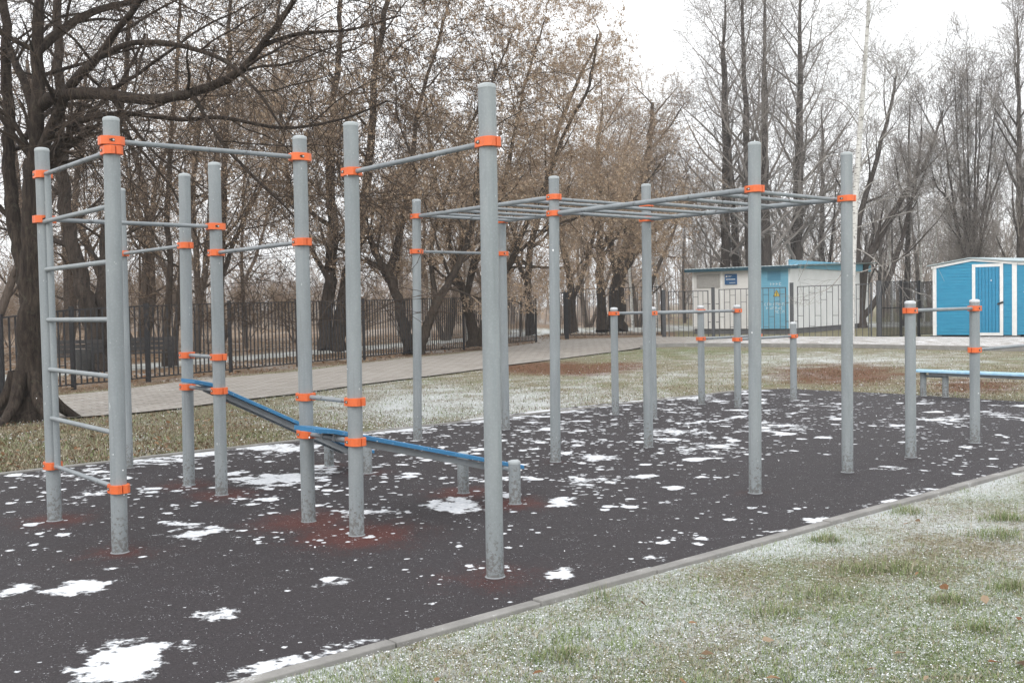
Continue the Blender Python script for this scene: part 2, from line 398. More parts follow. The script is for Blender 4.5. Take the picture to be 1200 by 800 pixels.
# ------------------------------------------------------------------ world and light
w = bpy.data.worlds.new('World'); sc.world = w; w.use_nodes = True
nt = w.node_tree; bg = nt.nodes['Background']
sky = nt.nodes.new('ShaderNodeTexSky'); sky.sky_type = 'NISHITA'; sky.sun_disc = False
SUN_EL, SUN_AZ = math.radians(42), math.radians(200)
sky.sun_elevation = SUN_EL; sky.sun_rotation = SUN_AZ
tc = nt.nodes.new('ShaderNodeTexCoord'); mp = nt.nodes.new('ShaderNodeMapping'); mp.inputs['Scale'].default_value = (1, 1, 2.2)
nz = nt.nodes.new('ShaderNodeTexNoise'); nz.inputs['Scale'].default_value = 2.2; nz.inputs['Detail'].default_value = 5
rp = nt.nodes.new('ShaderNodeValToRGB'); rp.color_ramp.elements[0].position = .3; rp.color_ramp.elements[0].color = (9.2, 9.3, 9.5, 1)
rp.color_ramp.elements[1].position = .7; rp.color_ramp.elements[1].color = (11.2, 11.3, 11.4, 1)
mxw = nt.nodes.new('ShaderNodeMix'); mxw.data_type = 'RGBA'; mxw.inputs[0].default_value = .94
L = nt.links.new
L(tc.outputs['Generated'], mp.inputs['Vector']); L(mp.outputs[0], nz.inputs['Vector']); L(nz.outputs['Fac'], rp.inputs['Fac'])
L(sky.outputs[0], mxw.inputs[6]); L(rp.outputs[0], mxw.inputs[7]); L(mxw.outputs[2], bg.inputs['Color'])
bg.inputs['Strength'].default_value = .1
sd = bpy.data.lights.new('sun', 'SUN'); sd.energy = .9; sd.angle = math.radians(40); sd.color = (1, .97, .93)
so = bpy.data.objects.new('sun', sd); COL.objects.link(so)
dirv = Vector((math.sin(SUN_AZ)*math.cos(SUN_EL), math.cos(SUN_AZ)*math.cos(SUN_EL), math.sin(SUN_EL)))
so.rotation_euler = (-dirv).to_track_quat('-Z', 'Y').to_euler()
sc.view_settings.view_transform = 'Standard'; sc.view_settings.look = 'None'; sc.view_settings.gamma = 1; sc.view_settings.use_curve_mapping = False
sc.view_settings.exposure = EXPOSURE
# camera
cd = bpy.data.cameras.new('camera'); cam = bpy.data.objects.new('camera', cd); COL.objects.link(cam); sc.camera = cam
cd.sensor_width = 36; cd.lens = F/1200*36; cd.clip_end = 3000; cd.clip_start = .05
c_, s_ = math.cos(ROL), math.sin(ROL)
r0 = Vector((1, 0, 0)); u0 = Vector((0, -math.sin(PIT), math.cos(PIT))); fw = Vector((0, math.cos(PIT), math.sin(PIT)))
R_ = r0*c_+u0*s_; U_ = u0*c_-r0*s_
mat = Matrix((R_, U_, -fw)).transposed().to_4x4(); mat.translation = (0, 0, CH)
cam.matrix_world = mat

# ------------------------------------------------------------------ ground, rubber, path
def inpoly(x, y, poly):
    c = False; n = len(poly); j = n-1
    for i in range(n):
        a, b = poly[i], poly[j]
        if (a[1] > y) != (b[1] > y) and x < (b[0]-a[0])*(y-a[1])/(b[1]-a[1])+a[0]: c = not c
        j = i
    return c
def sm(a, b, x):
    t = max(0, min(1, (x-a)/(b-a))); return t*t*(3-2*t)
def ell(px, py, cx, cy, rx, ry):
    return max(0, 1-math.hypot((px-cx)/rx, (py-cy)/ry))
rub = [UV(-4.18, -4), UV(-4.18, 9.0), UV(-4.19, 17.2), G(1200, 471), G(1040, 461), G(920, 455.6), G(875, 457), G(640, 480), G(345, 518), G(0, 557), UV(-11.34, -4)]
RUB = [(p.x, p.y) for p in rub]
near_e = [(-60, 500), (0, 495), (72, 491), (155, 485), (212, 479), (266, 471), (348, 462), (424, 451), (480, 444), (536, 437), (598, 428), (646, 422), (716, 413), (752, 408.5)]
far_e = [(-60, 478), (0, 471.6), (71, 464), (126, 459), (212, 448), (266, 443), (348, 436), (426, 426), (480, 420), (536, 415), (566, 411), (628, 402)]
nearP = [G(*p) for p in near_e]; farP = [G(*p) for p in far_e]
_d = (farP[1]-farP[4]).normalized()*11
nearP[0] = nearP[1]+_d; farP[0] = farP[1]+_d
kerb_pts = [G(752, 408.5), G(768, 406.3), G(800, 405.6), G(860, 405.6), G(1000, 407.2), G(1200, 411), G(1330, 414)]
gate_far = [Gd(630, 47.5), Gd(700, 47.3), Gd(780, 45.4), Gd(930, 42.7), Gd(1030, 40.6), Gd(1200, 37.5), Gd(1340, 35.2)]
PATH = [(p.x, p.y) for p in nearP[:-1]+kerb_pts+list(reversed(gate_far))+list(reversed(farP))]
fA, fB = Vector((-10.41, 20.5, 0)), Vector((1.05, 44.5, 0))
fdir = (fB-fA).normalized()
def behind_fence(x, y):
    return (x-fA.x)*(-fdir.y)+(y-fA.y)*fdir.x      # >0 : beyond the left fence
xs = [-600, -250, -120, -70, -45, -32]+[-26+.3*i for i in range(0, 174)]+[30, 40, 60, 100, 200, 600]
ys = [-300, -60, -15, -3]+[.0+.3*i for i in range(0, 180)]+[56, 60, 66, 75, 90, 120, 200, 500, 1500]
gv = []; gf = []; at = {k: [] for k in ('snow', 'green', 'litter', 'rust')}
for y in ys:
    for x in xs:
        px, py = proj(x, y); u, v = toUV(x, y)
        nlow = mnoise.noise((x*.5, y*.5, 0)); n2 = mnoise.noise((x*1.7, y*1.7, 5))
        z = -.012
        inr = inpoly(x, y, RUB)
        d_edge = 0
        if u > -4.18+.02:
            z = .0 + .02*nlow*sm(.1, .6, u+4.18)
        litter = snow = green = rust = 0.0
        if u > -4.2:     # near lawn
            green = .48 + .45*nlow + .30*sm(-3.6, -1.5, u) + .25*n2
            snow = .52 + .18*sm(.5, .0, u+4.18) + .30*n2 + .26*mnoise.noise((x*.9, y*.9, 3))
            litter = .12
        elif behind_fence(x, y) > -.7 or (y > 46 and x > -1):
            litter = .9; snow = .34 + .30*nlow
            if px > 790: litter = .35; green = .35; snow = .25+.2*nlow
            # trodden snowy lane beyond the fence
            bf = behind_fence(x, y)
            if px < 700 and 4.2 < bf < 6.8: snow = .60+.3*n2; litter = 0
            if px >= 560 and y > 55 and abs(y-(64-.05*x)) < 4: snow = .60+.3*n2; litter = 0
        else:
            green = .28+.25*nlow
            snow = .33 + .24*ell(px, py, 620, 472, 330, 34) + .16*ell(px, py, 470, 480, 200, 50)+.25*n2 + .2*ell(px, py, 900, 440, 400, 12)
            snow += .3*ell(px, py, 980, 422, 260, 14)
            litter = .33*sm(380, 250, px)*(.75+.5*nlow) + .35*sm(5, 0, abs(py-500)) 
            if px < 330: snow -= .02
            snow -= .25*(ell(px, py, 640, 431, 105, 11)+ell(px, py, 985, 438, 125, 19))
            rust = 1.25*ell(px, py, 640, 431, 105, 11)+1.1*ell(px, py, 985, 438, 125, 19)+.9*ell(px, py, 735, 428, 50, 8)+.9*ell(px, py, 1140, 452, 90, 16)+.6*ell(px, py, 700, 436, 60, 9)
            green += .3*ell(px, py, 800, 412, 160, 12)
        gv.append((x, y, z))
        for k, val in zip(('snow', 'green', 'litter', 'rust'), (snow, green, litter, rust)): at[k].append(val)
nx = len(xs)
for j in range(len(ys)-1):
    for i in range(nx-1): gf.append((j*nx+i, j*nx+i+1, (j+1)*nx+i+1, (j+1)*nx+i))
me = bpy.data.meshes.new('ground'); me.from_pydata(gv, [], gf); me.materials.append(M['ground'])
for k in at: me.attributes.new(k, 'FLOAT', 'POINT').data.foreach_set('value', at[k])
me.polygons.foreach_set('use_smooth', [True]*len(me.polygons))
ground = bpy.data.objects.new('ground', me); COL.objects.link(ground); tag(ground, kind='structure')

# rubber playing surface
POSTS_UV = dict(P1=(-8.50, 2.41), P2=(-7.03, 2.41), P3=(-10.80, 3.815), P4=(-9.29, 3.85), P5=(-8.57, 3.85), P6=(-6.98, 3.84), P7=(-6.31, 3.86), P8=(-4.73, 3.86),
    M1=(-10.29, 7.20), M2=(-10.29, 8.63), M3=(-7.77, 7.19), M4=(-7.77, 8.64), M5=(-5.235, 7.17), M6=(-5.24, 8.63),
    L1=(-10.40, 10.85), L2=(-9.665, 10.86), L3=(-10.40, 12.85), L4=(-9.68, 12.84), L5=(-9.69, 14.35), L6=(-10.40, 14.36),
    R1=(-5.27, 9.88), R2=(-5.28, 11.33), R3=(-5.28, 12.80),
    B1=(-9.31, 5.38), B2=(-8.60, 5.40), B3=(-7.06, 5.42), B4=(-6.36, 5.42))
PW = {k: UV(*v) for k, v in POSTS_UV.items()}
blobs = [  # snow patches seen on the surface: centre px, radii px, strength
 (90,690,34,10,.5),(20,692,40,8,.45),(150,775,55,25,.62),(255,722,26,9,.5),(225,625,45,11,.42),(205,615,25,6,.35),(110,645,0,0,0),(143,665,18,5,.45),(395,680,24,7,.5),
 (330,780,60,6,.4),(535,594,38,10,.5),(430,602,60,7,.3),(660,588,22,7,.5),(660,672,22,8,.45),(600,668,10,4,.4),(310,563,45,7,.5),(350,562,36,5,.5),(380,553,30,4,.4),(335,525,60,7,.35),(110,577,25,7,.4),(80,590,30,5,.3),
 (700,536,22,5,.45),(690,565,35,9,.38),(745,560,25,5,.3),(800,505,60,9,.25),(830,525,50,10,.3),(640,500,50,6,.3),(960,612,22,6,.5),(1030,590,18,4,.4),(1070,577,14,3,.4),(895,622,60,4,.35),(785,600,40,6,.2),
 (1040,548,18,3,.4),(905,500,50,8,.3),(960,475,40,4,.3),(1100,492,50,5,.3),(1180,488,40,5,.3),(1060,500,30,5,.3),(720,470,50,4,.4),(560,490,60,5,.4),(100,555,70,7,.35),(175,540,60,5,.4),(240,532,50,4,.45),(300,524,50,4,.5),(440,505,60,6,.4),(640,482,50,4,.45),(805,466,40,3,.4),
 (590,545,30,5,.25),(470,600,25,5,.3),(610,560,40,5,.3),(760,655,60,8,.2),(690,650,30,6,.2),(510,610,40,8,.2),(840,545,45,8,.2)]
wears = [('P1',0.50,.7),('P2',0.47,.55),('P4',0.54,.6),('P5',0.54,.7),('P6',0.67,.85),('P7',0.67,1.0),('P8',0.54,.55),('B1',0.40,.5),('B2',0.40,.55),('B3',0.50,.9),('B4',0.50,.75),('M3',0.34,.35),('M5',0.34,.3),('M1',0.27,.25),('R1',0.34,.2),('M6',0.27,.2)]
def grid_sheet(name, poly, step, zf, mat_, attrs):
    """a sheet clipped to a polygon, cut on a grid so it can carry per-point values"""
    bm = bmesh.new()
    x0 = min(p[0] for p in poly); x1 = max(p[0] for p in poly); y0 = min(p[1] for p in poly); y1 = max(p[1] for p in poly)
    f = bm.faces.new([bm.verts.new((p[0], p[1], 0)) for p in poly])
    def cuts(axis, a, b):
        k = a+step
        while k < b:
            co = [0, 0, 0]; no = [0, 0, 0]; co[axis] = k; no[axis] = 1
            bmesh.ops.bisect_plane(bm, geom=bm.verts[:]+bm.edges[:]+bm.faces[:], plane_co=co, plane_no=no, dist=1e-5); k += step
    cuts(0, x0, x1); cuts(1, y0, y1)
    bmesh.ops.recalc_face_normals(bm, faces=bm.faces[:])
    for v in bm.verts: v.co.z = zf(v.co.x, v.co.y)
    me = bpy.data.meshes.new(name); bm.to_mesh(me); bm.free(); me.materials.append(mat_)
    for k, fn in attrs.items():
        me.attributes.new(k, 'FLOAT', 'POINT').data.foreach_set('value', [fn(v.co.x, v.co.y) for v in me.vertices])
    if me.polygons and me.polygons[0].normal.z < 0: me.flip_normals()
    ob = bpy.data.objects.new(name, me); COL.objects.link(ob); return tag(ob, kind='structure')
BL = []
for cx, cy, rx, ry, st in blobs:
    if rx == 0: continue
    c = G(cx, cy); ex = G(cx+rx, cy)-c; ey = G(cx, cy-ry)-c
    BL.append((c.x, c.y, ex.length, max(.08, ey.length*1.0), math.atan2(ex.y, ex.x), st))
def snow_bias(x, y):
    b = 0.0
    for cx, cy, rx, ry, an, st in BL:
        dx, dy = x-cx, y-cy
        if abs(dx) > 4 or abs(dy) > 6: continue
        a = (dx*math.cos(an)+dy*math.sin(an))/rx; c = (-dx*math.sin(an)+dy*math.cos(an))/ry
        d = a*a+c*c
        if d < 4: b = max(b, st*.66*math.exp(-d*.75))
    u, v = toUV(x, y)
    b = max(b, .17*sm(.30, .05, u+11.36)*(.55+.9*mnoise.noise((v*.9, 3, 1))))
    b = max(b, .22*sm(.28, .03, -4.18-u)*sm(-.1, .25, mnoise.noise((v*.7, 8, 2))))
    far = sm(8.5, 12, y)
    return b - .07 + .02*far
def wear_at(x, y):
    b = 0.0
    for k, r, st in wears:
        p = PW[k]; d = math.hypot(x-p.x, y-p.y)
        if d < r*1.6: b = max(b, st*math.exp(-(d/r)**2*2.2))
    return b
def fleck_at(x, y):
    px, py = proj(x, y); u, v = toUV(x, y)
    f = -.13 + .09*sm(700, 560, py) + .12*ell(px, py, 800, 505, 260, 50) + .08*ell(px, py, 520, 540, 300, 70) + .16*sm(.5, .1, u+11.36)
    return f - .25*ell(px, py, 960, 560, 150, 60) - .12*sm(620, 700, py)*sm(500, 300, px)
rubber = grid_sheet('rubber_playground', RUB, .12, lambda x, y: .006+.005*mnoise.noise((x*.8, y*.8, 2)), M['rubber'], {'snow': snow_bias, 'wear': wear_at, 'fleck': fleck_at})
rubber.name = 'rubber_surface'
def path_snow(x, y):
    px, py = proj(x, y); return .11*sm(760, 860, px)+.02*sm(300, 100, px)-.03
path = grid_sheet('path', PATH, 1.5, lambda x, y: .02+.10*sm(2.5, 8.0, x)*sm(34, 37, y), M['paver'], {'snow': path_snow})
# kerbs
def kerb(name, a, b, wd, z1, nseg, jit=.004):
    mb = MB(); rng = random.Random(3)
    a = Vector(a); b = Vector(b)
    for i in range(nseg):
        p = a.lerp(b, i/nseg); q = a.lerp(b, (i+1)/nseg); g = (q-p).normalized()*.004
        dz = rng.uniform(-jit, jit)
        mb.bar(p+g+Vector((0, 0, z1/2-.05+dz/2)), q-g+Vector((0, 0, z1/2-.05+dz/2)), wd, z1+.10+dz)
    ob = mb.build(name, M['concrete'], bevel=.006); return tag(ob, kind='structure')
kerb('kerb', UV(-4.135, -3), UV(-4.135, 17), .08, .026, 21, .006)
kerb('kerb', UV(-11.40, -3), UV(-11.40, 15.4), .08, .022, 18)
kb = MB()
for a, b in zip(kerb_pts[:-1], kerb_pts[1:]):
    n_ = max(1, int((b-a).length))
    for i in range(n_):
        p = a.lerp(b, i/n_); q = a.lerp(b, (i+1)/n_); g = (q-p).normalized()*.004
        kb.bar(p+g+Vector((0, -.09, .05)), q-g+Vector((0, -.09, .05)), .16, .15)
tag(kb.build('kerb', M['concrete'], bevel=.008), kind='structure')

# ------------------------------------------------------------------ gym frames
def mk_post(P, pos, ztop, r=.054, snow=False, lean=(0, 0)):
    mb = MB(); n = 5
    pts = [(pos.x+lean[0]*t, pos.y+lean[1]*t, .0+(ztop-.02)*t) for t in [i/n for i in range(n+1)]]
    mb.tube([(pos.x, pos.y, -.3)]+pts, r, 28, 0, True)
    post = P.add(mb, 'post', M['steel'])
    fl = MB(); fl.lathe((pos.x, pos.y, 0), [(r+.010, -.02), (r+.009, .007), (r+.002, .012)], 24)
    P.add(fl, 'base_collar', M['channel'], post)
    cp = MB(); zt = ztop-.02
    cp.lathe((pos.x+lean[0], pos.y+lean[1], zt), [(r+.0015, -.006), (r+.0015, .010), (r-.004, .019), (r-.02, .025), (.006, .028)], 28)
    P.add(cp, 'cap', M['cap_snow'] if snow else M['cap'], post)
    return post
def mk_clamp(P, pos, z, ang, h=.057, both=True):
    """two half shells bolted round a post; ang = direction of the bar it carries"""
    ri, hw, hd = .0545, .080, .064
    mb = MB()
    ca, sa = math.cos(ang), math.sin(ang)
    for sgn in (1, -1):
        gap = .0035; out = [(hw, gap), (hw, .034), (hw-.018, .052), (.040, hd), (-.040, hd), (-hw+.018, .052), (-hw, .034), (-hw, gap)]
        inn = []
        for k in range(9):
            t = PI-(PI*k/8); inn.append((ri*math.cos(t), max(gap, ri*math.sin(t))))
        ol = out+inn
        pts = [(pos.x+ca*x-sa*y*sgn, pos.y+sa*x+ca*y*sgn) for x, y in ol]
        if sgn < 0: pts.reverse()
        b = len(mb.v); n = len(pts)
        for zz in (z-h/2, z+h/2):
            for p in pts: mb.v.append((p[0], p[1], zz))
        for i in range(n):
            j = (i+1) % n; mb.f.append((b+i, b+j, b+n+j, b+n+i)); mb.mi.append(0)
        # top and bottom as strips between outer and inner runs
        seq = list(range(n)) if sgn > 0 else list(reversed(range(n)))
        outer = seq[:8]; inner = list(reversed(seq[8:]))
        for lvl in (0, n):
            for i in range(8):
                o1 = outer[min(i, 7)]; o2 = outer[min(i+1, 7)]; i1 = inner[i]; i2 = inner[min(i+1, 8)]
                q = (b+lvl+o1, b+lvl+o2, b+lvl+i2, b+lvl+i1) if o1 != o2 else (b+lvl+o1, b+lvl+i2, b+lvl+i1)
                if (lvl == n) == (sgn > 0): q = tuple(q)
                else: q = tuple(reversed(q))
                mb.f.append(q); mb.mi.append(0)
    bmx = bmesh.new(); 
    cl = P.add(mb, 'clamp', M['orange'], None, False, .0035)
    bmx.from_mesh(cl.data); bmesh.ops.recalc_face_normals(bmx, faces=bmx.faces[:]); bmx.to_mesh(cl.data); bmx.free()
    for sgn in (1, -1):
        bt = MB()
        def W(x, y): return Vector((pos.x+ca*x-sa*y*sgn, pos.y+sa*x+ca*y*sgn, z))
        o = Vector((-sa*sgn, ca*sgn, 0)); t = Vector((ca, sa, 0))
        for xo in ((.012,) if sgn > 0 else (-.012,)):
            c = W(xo, hd+.0012)
            bt.box(c, t, o, (0, 0, 1), .024, .003, .020, 0)  # flat dark plates stand in for the shaded cutout; only the head is metal
            bt.box(c-t*.016, t, o, (0, 0, 1), .012, .003, .011, 0)
            bt.tube([c+t*.004, c+t*.004+o*.006], .0065, 8, 1, True)
        P.add(bt, 'bolt', [M['bolt'], M['bolt_head']], cl)
    return cl
def mk_bar(P, name, a, b, r=.0172, sides=16, mt='bar'):
    mb = MB(); a = Vector(a); b = Vector(b)
    mb.tube([a, a.lerp(b, .5), b], r, sides, 0, True)
    return P.add(mb, name, M[mt])
AU = math.atan2(Uy, Ux); AV = math.atan2(Vy, Vx)
LEAN = {}
def at_(k, z):
    p = PW[k]; return Vector((p.x+LEAN.get(k, 0)*z/3, p.y, z))
def span(P, k1, k2, z, name='pull_up_bar', clamps=(1, 1), r=.0172):
    a = at_(k1, z); b = at_(k2, z); d = (b-a).normalized(); ang = math.atan2(d.y, d.x)
    mk_bar(P, name, a+d*.058, b-d*.058, r)
    if clamps[0]: mk_clamp(P, a, z, ang)
    if clamps[1]: mk_clamp(P, b, z, ang)
def ztop(k, base, top):
    d = PW[k].y; r = ray(*top); return CH+r[2]*d/r[1]
TOPS = dict(P1=(49,174),P2=(130,138),P3=(146.5,221),P4=(216,204),P5=(251,191),P6=(351,160),P7=(411,144),P8=(570.5,99),M1=(488,234),M3=(649,207),M4=(757,216),M5=(884,167),M6=(992,179))
ZT = {k: ztop(k, None, t) for k, t in TOPS.items()}
for k, t in TOPS.items():   # the posts stand a little out of plumb
    q = proj(PW[k].x, PW[k].y, ZT[k]); LEAN[k] = (t[0]-q[0])*PW[k].y/F
LEAN['P3'] = .01
# --- climbing frame with wall ladder, bars and two sit-up boards
fr = thing('exercise_frame', 'large grey steel frame with a rung ladder and two sloping blue sit-up boards', 'workout frame', UV(-7.5, 3.4))
P = Part(fr)
for k in ('P1','P2','P3','P4','P5','P6','P7','P8'): mk_post(P, PW[k], ZT[k], lean=(LEAN.get(k, 0), 0))
span(P, 'P2', 'P6', 2.813); span(P, 'P1', 'P2', 2.748, 'ladder_top_bar'); span(P, 'P1', 'P5', 2.397); span(P, 'P3', 'P4', 2.271)
span(P, 'P5', 'P6', 2.166); span(P, 'P7', 'P8', 2.626)
span(P, 'P4', 'P5', 1.24, 'foot_bar'); span(P, 'P6', 'P7', .977, 'foot_bar')
span(P, 'P4', 'P5', .940, 'board_bar'); span(P, 'P6', 'P7', .688, 'board_bar'); span(P, 'P1', 'P2', .448, 'ladder_bottom_bar')
uu = Vector((Ux, Uy, 0)); vv = Vector((Vx, Vy, 0)); zz = Vector((0, 0, 1))
s1 = PW['P1']+uu*.082+vv*.012; s2 = PW['P2']-uu*.082+vv*.012
L1 = Vector((LEAN['P1']*.92, 0, 0)); L2 = Vector((LEAN['P2']*.92, 0, 0))
mk_bar(P, 'ladder_rail', s1+zz*.43, s1+zz*2.745+L1, .0245, 20, 'steel'); mk_bar(P, 'ladder_rail', s2+zz*.43, s2+zz*2.745+L2, .0245, 20, 'steel')
for z in (2.375, 2.0, 1.605, 1.215, .83):
    rg = MB(); a = s1-vv*.028-uu*.016+zz*z+L1*(z/2.745); b = s2-vv*.028+uu*.016+zz*z+L2*(z/2.745)
    rg.tube([a-uu*.004, a, b, b+uu*.004], [.012, .0175, .0175, .012], 16, 0, True); P.add(rg, 'ladder_rung', M['steel'])
def board(P, k1, k2, b1, b2, prof, hstub, wd=.31):
    """blue sit-up board hooked over a clamp bar, low end on two stub posts; prof = [(v,z)...]"""
    for k in (b1, b2): mk_post(P, PW[k], hstub, .050)
    ue = (PW[k1]+PW[k2])/2; uc = toUV(ue.x, ue.y)[0]
    lo = toUV(PW[b1].x, PW[b1].y)[1]
    zlow = prof[-2][1]-.06
    mk_bar(P, 'stub_bar', UV(toUV(PW[b1].x, PW[b1].y)[0]+.05, lo, zlow), UV(toUV(PW[b2].x, PW[b2].y)[0]-.05, lo, zlow), .019)
    mb = MB(); th = .034; ring = []
    for (v, z) in prof:
        b = len(mb.v)
        for du, dz in ((-wd/2, -th), (wd/2, -th), (wd/2, -.006), (wd/2-.008, 0), (-wd/2+.008, 0), (-wd/2, -.006)):
            p = UV(uc+du, v, z+dz); mb.v.append((p.x, p.y, p.z))
        ring.append(b)
    for a, b in zip(ring[:-1], ring[1:]):
        for k in range(6): mb.f.append((a+k, a+(k+1) % 6, b+(k+1) % 6, b+k)); mb.mi.append(0)
    mb.f.append(tuple(ring[0]+k for k in reversed(range(6)))); mb.f.append(tuple(ring[-1]+k for k in range(6))); mb.mi += [0, 0]
    bd = P.add(mb, 'sit_up_board', M['board'])
    bm = bmesh.new(); bm.from_mesh(bd.data); bmesh.ops.recalc_face_normals(bm, faces=bm.faces[:]); bm.to_mesh(bd.data); bm.free()
    ch = MB(); (v0, z0), (v1, z1) = prof[1], prof[-2]
    for du in (-.085, .085):
        ch.bar(UV(uc+du, v0+.03, z0-th-.036), UV(uc+du, v1-.03, z1-th-.030), .03, .05)
    P.add(ch, 'support_channel', M['channel'], bd, False)
board(P, 'P4', 'P5', 'B1', 'B2', [(3.72, 1.037), (3.88, 1.0), (5.40, .25), (5.60, .20)], .30)
board(P, 'P6', 'P7', 'B3', 'B4', [(3.64, .790), (3.80, .768), (5.42, .345), (5.64, .287)], .365)
# --- monkey bars
mf = thing('monkey_bars', 'tall grey monkey bars of two overhead ladders on six posts', 'monkey bars', UV(-7.77, 7.9))
P = Part(mf)
ZT['M2'] = 2.80
for k in ('M1','M2','M3','M4','M5','M6'): mk_post(P, PW[k], ZT[k], lean=(LEAN.get(k, 0), 0))
def overhead(P, a1, a2, b1, b2, z, n, ends):
    span(P, a1, a2, z, 'overhead_rail', (1, 1), .0245); span(P, b1, b2, z, 'overhead_rail', (1, 1), .0245)
    for i in range(n+1):
        if i in ends: t = (0.045 if i == 0 else .955)
        else: t = i/n
        p = at_(a1, z).lerp(at_(a2, z), t); q = at_(b1, z).lerp(at_(b2, z), t); d = (q-p).normalized()
        mk_bar(P, 'rung', p+d*.02, q-d*.02, .0172)
overhead(P, 'M1', 'M3', 'M2', 'M4', 2.765, 6, (0, 6)); overhead(P, 'M3', 'M5', 'M4', 'M6', 2.596, 6, (0, 6))
span(P, 'M1', 'M2', 2.335)
# --- parallel bars (far) and the pair at right
pf = thing('parallel_bars', 'low grey parallel bars, high and low pairs on stub posts, behind the monkey bars', 'parallel bars', UV(-10.0, 12.6))
P = Part(pf)
for k in ('L1','L2','L3','L4'): mk_post(P, PW[k], 1.585, snow=True)
for k in ('L5','L6'): mk_post(P, PW[k], 1.285, snow=True)
span(P, 'L1', 'L3', 1.503, 'parallel_bar', r=.021); span(P, 'L2', 'L4', 1.503, 'parallel_bar', r=.021)
span(P, 'L3', 'L6', 1.058, 'parallel_bar', r=.021); span(P, 'L4', 'L5', 1.058, 'parallel_bar', r=.021)
rf = thing('push_up_bars', 'low grey push-up bar pair on short posts near the front kerb at right', 'push-up bars', UV(-5.27, 11.3))
P = Part(rf)
for k in ('R1','R2'): mk_post(P, PW[k], 1.615, snow=True)
mk_post(P, PW['R3'], 1.2, snow=True)
span(P, 'R1', 'R2', 1.519, 'push_up_bar', r=.0185); span(P, 'R2', 'R3', 1.052, 'push_up_bar', r=.0185)
# --- flat blue bench at right edge
bn = thing('sit_up_bench', 'flat blue sit-up bench on grey stub posts at the far edge of the rubber', 'bench', G(1150, 466))
P = Part(bn)
b1 = G(1082, 464); b2 = G(1108, 465.5)
bm1 = (b1+b2)/2
for k, p in enumerate((b1, b2, b1+uu*2.55, b2+uu*2.55)): mk_post(P, p, .43, .05, snow=True)
mb = MB(); c = bm1+uu*1.2
mb.box(c+zz*.425, uu, vv, zz, 3.1, .32, .035); bd = P.add(mb, 'sit_up_board', M['board_frost'], None, False, .006)
mb = MB()
mb.box(c+zz*.382+vv*.08, uu, vv, zz, 2.5, .03, .05); mb.box(c+zz*.382-vv*.08, uu, vv, zz, 2.5, .03, .05); P.add(mb, 'support_channel', M['channel'], bd, False)
for t in (0, 2.55): mk_bar(P, 'stub_bar', b1+uu*t+zz*.34, b2+uu*t+zz*.34, .019)
# ------------------------------------------------------------------ fences and gates
def fence_post(P, p, h, wd, mat_, name='fence_post'):
    mb = MB(); mb.bar((p.x, p.y, -.2), (p.x, p.y, h), wd, wd, up=(0, 1, 0)); mb.bar((p.x, p.y, h), (p.x, p.y, h+.012), wd+.012, wd+.012, up=(0, 1, 0))
    return P.add(mb, name, mat_, None, False)
def picket_panel(P, a, b, h0, h1, mat_, gap=.115, low=.10, hbit=True, thick=.027):
    mb = MB(); L = (b-a).length; d = (b-a)/L; n = max(2, int(L/gap))
    mb.bar(a+zz*(h0-.03), b+zz*(h1-.03), .03, .03); mb.bar(a+zz*low, b+zz*low, .03, .03)
    for i in range(1, n):
        t = i/n; p = a.lerp(b, t); h = h0+(h1-h0)*t
        mb.bar(p+zz*(low+.016), p+zz*(h-.046), thick, thick, up=d)
        if hbit and i % 2 == 1 and i+1 < n:
            q = a.lerp(b, (i+1)/n); z = low+(h-low)*.26
            mb.bar(p+d*.011+zz*z, q-d*.011+zz*z, .014, .018)
    return P.add(mb, 'fence_panel', mat_, None, False)
def staggered_panel(P, a, b, h0, h1, mat_, gap=.235, low=.18, name='fence_panel', th=.028):
    mb = MB(); L = (b-a).length; d = (b-a)/L; n = max(2, int(round(L/gap)))
    mb.bar(a+zz*(h0-.03), b+zz*(h1-.03), .034, .034); mb.bar(a+zz*low, b+zz*low, .034, .034)
    for e, h in ((a, h0), (b, h1)): mb.bar(e+zz*(low-.017), e+zz*(h-.013), .036, .036, up=d)
    for i in range(1, n):
        t = i/n; p = a.lerp(b, t); h = h0+(h1-h0)*t
        mb.bar(p+zz*(low+.018), p+zz*(h-.048), th*.7, th*.7, up=d)
    for i in range(n):
        p = a.lerp(b, i/n); q = a.lerp(b, (i+1)/n); H = (h0+h1)/2
        for f_ in ((.42,), (.72,), (.22, .86))[i % 3]:
            mb.bar(p+d*.012+zz*(low+(H-low)*f_), q-d*.012+zz*(low+(H-low)*f_), .018, .02)
    return P.add(mb, name, mat_, None, False)
def on_line(A, d, px):
    """where the bearing px meets the ground line A + t d"""
    r = ray(px, 380); k = r[0]/r[1]
    t = (k*A.y-A.x)/(d.x-k*d.y); return A+d*t
def hgt(p, px, py): return D(px, py, p.y).z
# left picket fence
lf = thing('picket_fence', 'long black picket fence along the path before the brown trees', 'fence', on_line(fA, fdir, 300))
P = Part(lf)
fpx = [(-62, 376), (0, 370.5), (84, 361.5), (172, 357), (269, 354), (348, 352.5), (426, 351), (487, 349.5), (543, 348), (586, 347.4), (628, 346.8)]
fp = []
for k_ in (4, 3, 2, 1):
    p = on_line(fA, fdir, -62)-fdir*(2.6*k_); fp.append((p, 1.63)); fence_post(P, p, 1.66, .085, M['black'])
for px, py in fpx:
    p = on_line(fA, fdir, px); h = hgt(p, px, py); fp.append((p, h)); fence_post(P, p, h+.03, .085 if px != 172 else .10, M['black'])
for (a, h0), (b, h1) in zip(fp[:-1], fp[1:]):
    d = (b-a).normalized(); picket_panel(P, a+d*.055, b-d*.055, h0, h1, M['black'], gap=.15)
